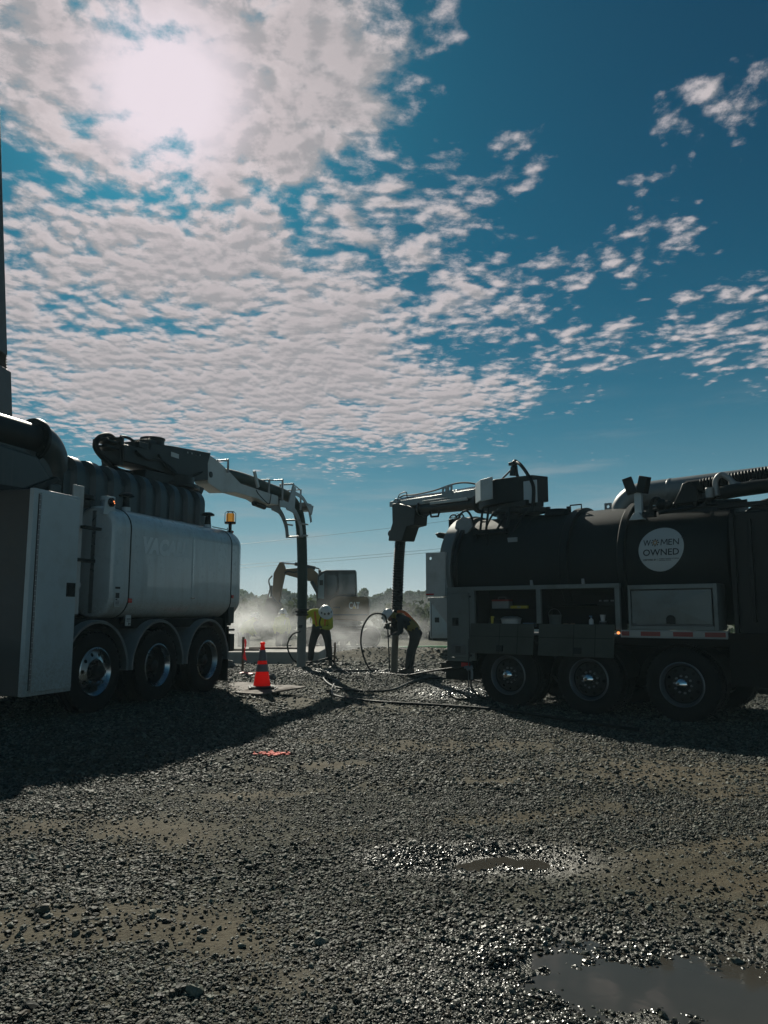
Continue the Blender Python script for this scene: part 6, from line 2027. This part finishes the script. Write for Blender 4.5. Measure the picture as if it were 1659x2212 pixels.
J4.update(spine=(.06, 0, 1.12), chest=(.17, 0, 1.28), neck=(.29, 0, 1.40), head=(.37, 0, 1.46), crown=(.42, 0, 1.50), sh_a=(.15, -.19, 1.33), sh_b=(.17, .19, 1.33),
          elb_a=(.22, -.25, 1.06), wri_a=(.38, -.2, .90), elb_b=(.28, .22, 1.06), wri_b=(.44, .1, .92))
p3z = hz(-4.75, 26.3)
person((-4.75, 26.3, p3z + .04), J4, BODY_EDGES, RAD, mats_for('hivis', 'hivis', 'hivis', 'trouser'),
       "leaning far worker in yellow with a white hat, deep in the dust", ((.39, 0, 1.52), (.35, 0, .9), (.9, -.1, -.3), 1.05),
       [((.38, -.2, .90), (1, .2, -.3), (0, 0, 1)), ((.44, .1, .92), (1, 0, -.3), (0, 0, 1))], None, [((-.12, 0, 0), (.2, -.05, 0)), ((.12, 0, 0), (.4, .05, 0))],
       lambda P: MB().sphere((.47, 0, 1.42), .018, 8).build("nose", 'skin', P, 0, 60))

# ------------------------------------------------------------------ trees, far wood, hills
def leaf_cloud(blobs, n, size, seed):
    r = np.random.default_rng(seed)
    B = np.array([b_[:3] for b_ in blobs])
    S = np.array([b_[3] for b_ in blobs])
    p = S ** 2.2
    idx = r.choice(len(B), n, p=p / p.sum())
    d = r.normal(size=(n, 3))
    d /= np.linalg.norm(d, axis=1, keepdims=True)
    rad = S[idx] * (0.35 + 0.75 * r.random(n) ** .6)
    c = B[idx] + d * rad[:, None] * np.array([1, 1, .82])
    u = r.normal(size=(n, 3))
    u /= np.linalg.norm(u, axis=1, keepdims=True)
    w = np.cross(u, r.normal(size=(n, 3)))
    w /= np.linalg.norm(w, axis=1, keepdims=True)
    s = size * (0.5 + r.random(n))[:, None]
    v = np.stack([c - u * s - w * s * .5, c + u * s * .3 - w * s * .7, c + u * s + w * s * .4, c - u * s * .4 + w * s * .8], 1).reshape(-1, 3)
    f = np.arange(n * 4).reshape(n, 4)
    return v, f
def tree(x, y, h, wd, lab, seed, leaf='leaf_a', n=2600, trunk_h=.35, sparse=False):
    r = random.Random(seed)
    t = empty("tree", (x, y, 0))
    tag(t, lab, "tree", "trees along the far side of the yard")
    b = MB()
    th = h * trunk_h
    b.tube(smooth_path([(0, 0, -.2), (r.uniform(-.1, .1), 0, th * .5), (r.uniform(-.2, .2), 0, th), (r.uniform(-.3, .3), 0, h * .8)], 4), .1, 8, radii=[.035 * h * (1 - .75 * k / 12) for k in range(13)])
    blobs = []
    k = 15 if not sparse else 11
    for i in range(k):
        a = r.uniform(0, 2 * PI)
        q = r.random() ** .6
        z = th * .9 + (h - th) * (.08 + .86 * r.random())
        lim = wd / 2 * math.sqrt(max(.12, 1 - ((z - (th + (h - th) * .45)) / ((h - th) * .62)) ** 2))
        px, py = math.cos(a) * lim * q, math.sin(a) * lim * q
        rr = wd * (r.uniform(.13, .24) if not sparse else r.uniform(.09, .15))
        blobs.append((px, py, z - rr * .4, rr))
        b.tube([(0, 0, th * r.uniform(.6, 1)), (px * .5, py * .5, z * .75), (px, py, z)], .02, 5, radii=[.016 * h, .009 * h, .004 * h])
    b.build("trunk", 'bark', t, 0, 60)
    v, f = leaf_cloud(blobs, n, .055 * math.sqrt(wd * h) * (1 if not sparse else .7), seed)
    me = fast_mesh("crown", v, f)
    me.materials.append(M[leaf])
    link("crown", me, t, 0, 0)
TR = [  # x in the picture, distance, top row in the picture, width in the picture, leaf, sparse, label
    (530, 120, 1284, 46, 'leaf_b', 0, "low round tree just right of the white tank"), (568, 130, 1287, 40, 'leaf_a', 0, "low tree beneath the excavator's stick"),
    (598, 95, 1292, 46, 'leaf_b', 0, "dark bush-like tree under the excavator boom"), (636, 110, 1274, 46, 'leaf_a', 0, "round-topped tree showing under the excavator boom"),
    (672, 115, 1284, 40, 'leaf_b', 0, "tree behind the green suction hose"), (715, 125, 1280, 50, 'leaf_a', 0, "tree hidden behind the excavator cab"),
    (787, 105, 1264, 30, 'leaf_a', 0, "tall slim tree at the right edge of the excavator cab"), (806, 118, 1284, 34, 'leaf_b', 0, "low tree right of the slim tree by the cab"),
    (829, 112, 1270, 40, 'leaf_a', 0, "rounded tree left of the black ribbed hose"), (868, 120, 1280, 44, 'leaf_b', 0, "tree just right of the black ribbed hose"),
    (893, 108, 1277, 44, 'leaf_a', 0, "broad tree left of the black truck's white rear plate"), (918, 90, 1262, 22, 'leaf_b', 1, "thin open-crowned tree beside the white rear plate"),
    (945, 115, 1278, 50, 'leaf_a', 0, "tree behind the black truck's white rear plate"),
    (480, 125, 1286, 60, 'leaf_a', 0, "tree behind the white water tank"), (1010, 120, 1280, 60, 'leaf_b', 0, "tree behind the black truck's rear lockers"),
    (400, 118, 1284, 60, 'leaf_b', 0, "tree behind the middle of the white water tank"), (1100, 122, 1282, 70, 'leaf_a', 0, "tree behind the middle of the black tank"),
]
for i, (px, Y, ytop, wpx, lf, sp_, lb) in enumerate(TR):
    X = (px - 829.5) / 1660 * Y
    h = CAM_H + (1325 - ytop) / 1660 * Y * 1.02
    tree(X, Y, h, max(wpx / 1660 * Y * 1.25, 2.0), lb, 100 + i, lf, 2600 if not sp_ else 500, .25 if not sp_ else .45, bool(sp_))

def wood(name, y, x0, x1, h0, h1, n, seed, lab, size):
    r = np.random.default_rng(seed)
    blobs = []
    x = x0
    while x < x1:
        hh = h0 + (h1 - h0) * float(fbm(np.array([x * .06]), np.array([seed * 1.7]), seed, 4)[0]) * 1.1
        for q in range(3):
            rr = hh * r.uniform(.22, .36)
            blobs.append((x + r.normal(0, 1.5), y + r.normal(0, 1.0 + y * .02), max(rr * .6, hh * (.28 + .3 * q) - rr * .2), rr))
        x += hh * r.uniform(.28, .5)
    v, f = leaf_cloud(blobs, n, size, seed)
    me = fast_mesh(name, v, f)
    me.materials.append(M['leaf_a'])
    o = link(name, me, None, 0, 0)
    return tag(o, lab, None, None, 'stuff')
wood("undergrowth", 44, -34, 34, 1.5, 3.0, 30000, 5, "belt of dark scrub along the far edge of the yard", .13)
wood("far_wood", 165, -150, 150, 3.4, 7.2, 34000, 9, "hazy far wood behind the trees", .42)

b = MB()
rows = []
for k in range(61):
    x = -420 + k * 14
    h = 9.5 + 2.2 * math.sin(x * .016 + 2.2) + .8 * math.sin(x * .05) - 3.5 * min(1, max(0, (x + 20) / 80))
    rows.append([(x, 395, -1), (x, 470, max(3, h)), (x, 545, -1)])
b.loft(rows)
o = b.build("hills", 'leaf_a', None, 0, 60)
tag(o, "low wooded hill far away beneath the sky", None, None, 'structure')

# ------------------------------------------------------------------ power line
TW = empty("transmission_tower", (7.72, 80, 0))
TW.scale = (.5, .5, .5)
tag(TW, "distant steel transmission tower peeping over the black truck", "tower")
b = MB()
H = 23.0
def leg_x(z):
    return .5 + 3.0 * (1 - z / H) ** 1.2
for sx_ in (-1, 1):
    for sy_ in (-1, 1):
        b.tube([(sx_ * leg_x(z), sy_ * leg_x(z), z) for z in np.linspace(0, H, 9)], .11, 5)
zs = np.linspace(0, H, 10)
for a, c in zip(zs, zs[1:]):
    for sx_ in (-1, 1):
        b.cyl((sx_ * leg_x(a), -leg_x(a), a), (-sx_ * leg_x(c), -leg_x(c), c), .06, seg=5)
        b.cyl((sx_ * leg_x(a), leg_x(a), a), (-sx_ * leg_x(c), leg_x(c), c), .06, seg=5)
        b.cyl((sx_ * leg_x(a), -leg_x(a), a), (sx_ * leg_x(c), leg_x(c), c), .06, seg=5)
b.build("lattice", 'cable', TW, 0, 0)
b = MB()
for z, w in ((H - .3, 1.5), (H - 6.5, 3.2)):
    b.cyl((-w, 0, z), (w, 0, z), .10, seg=6).cyl((-w, 0, z), (0, 0, z + 1.0), .06, seg=5).cyl((w, 0, z), (0, 0, z + 1.0), .06, seg=5)
b.build("cross_arm", 'cable', TW, 0, 0)
for i, (z0, z1, x0, lb) in enumerate([(21.6, 14.2, -1.2, "topmost thin power cable"), (15.7, 11.2, -3.0, "upper of the two lower power cables"), (15.7, 10.4, 3.0, "lowest of the three power cables")]):
    A, B = Vector((7.72 + x0 / 2, 80, z0 / 2 + .3)), Vector((-30, 76, (z1 - .4) / 2))
    pts = []
    for k in range(25):
        f = k / 24
        p = A.lerp(B, f)
        p.z -= 4 * .28 * f * (1 - f)
        pts.append(p)
    tag(MB().tube(pts, .016, 5).build("power_cable", 'cable', None, 0, 60), lb + " crossing the sky between the trucks", "cable")

# ------------------------------------------------------------------ dust and haze
def volume_mat(name, col, dens, aniso, noisy=False):
    m = bpy.data.materials.new(name)
    m.use_nodes = True
    T = NT(m.node_tree)
    v = T.n("ShaderNodeVolumePrincipled")
    T.set(v.inputs['Color'], (*col, 1))
    v.inputs['Anisotropy'].default_value = aniso
    v.inputs['Density'].default_value = dens
    if noisy:
        t = T.n("ShaderNodeTexCoord")
        o = t.outputs['Object']
        n = T.noise(T.vm('MULTIPLY', o, (1.0, 1.0, 1.3)), noisy, 4, 0.6)
        r = T.vm('LENGTH', o, out=1)
        sz = T.n("ShaderNodeSeparateXYZ")
        T.set(sz.inputs[0], o)
        fall = T.m('MULTIPLY', T.ramp(r, .25, 1.0, 1.0, 0.0), T.ramp(sz.outputs[2], -.5, .75, 1.0, 0.25))
        d = T.m('MULTIPLY', T.m('MULTIPLY', T.ramp(n, .42, .70), fall), dens)
        T.set(v.inputs['Density'], d)
    out = T.n("ShaderNodeOutputMaterial")
    T.t.links.new(v.outputs[0], out.inputs['Volume'])
    return m
def dust(loc, sc, dens, lab, ns):
    b = MB().sphere((0, 0, 0), 1.0, 24)
    o = b.build("dust", volume_mat("dust", (.95, .955, .97), dens, .45, ns), None, 0, 0)
    o.location = loc
    o.scale = sc
    tag(o, lab, None, None, 'stuff')
dust((-4.7, 24.6, .9), (2.9, 2.4, 2.3), 1.0, "bright dust rising over the slab round the far workers", 2.2)
dust((-.6, 25.2, .9), (2.9, 2.4, 1.8), .50, "thinner dust drifting in front of the excavator", 2.0)
dust((1.0, 46, 1.5), (26, 9, 4.5), .035, "faint dust veil hanging before the scrub and the trees", 1.6)
hb = MB().box(-520, 520, -60, 640, -3.0, 16.0)
o = hb.build("haze", volume_mat("haze", (.66, .92, 1.0), .0010, .0), None, 0, 0)
tag(o, "pale blue air haze over the whole yard", None, None, 'stuff')
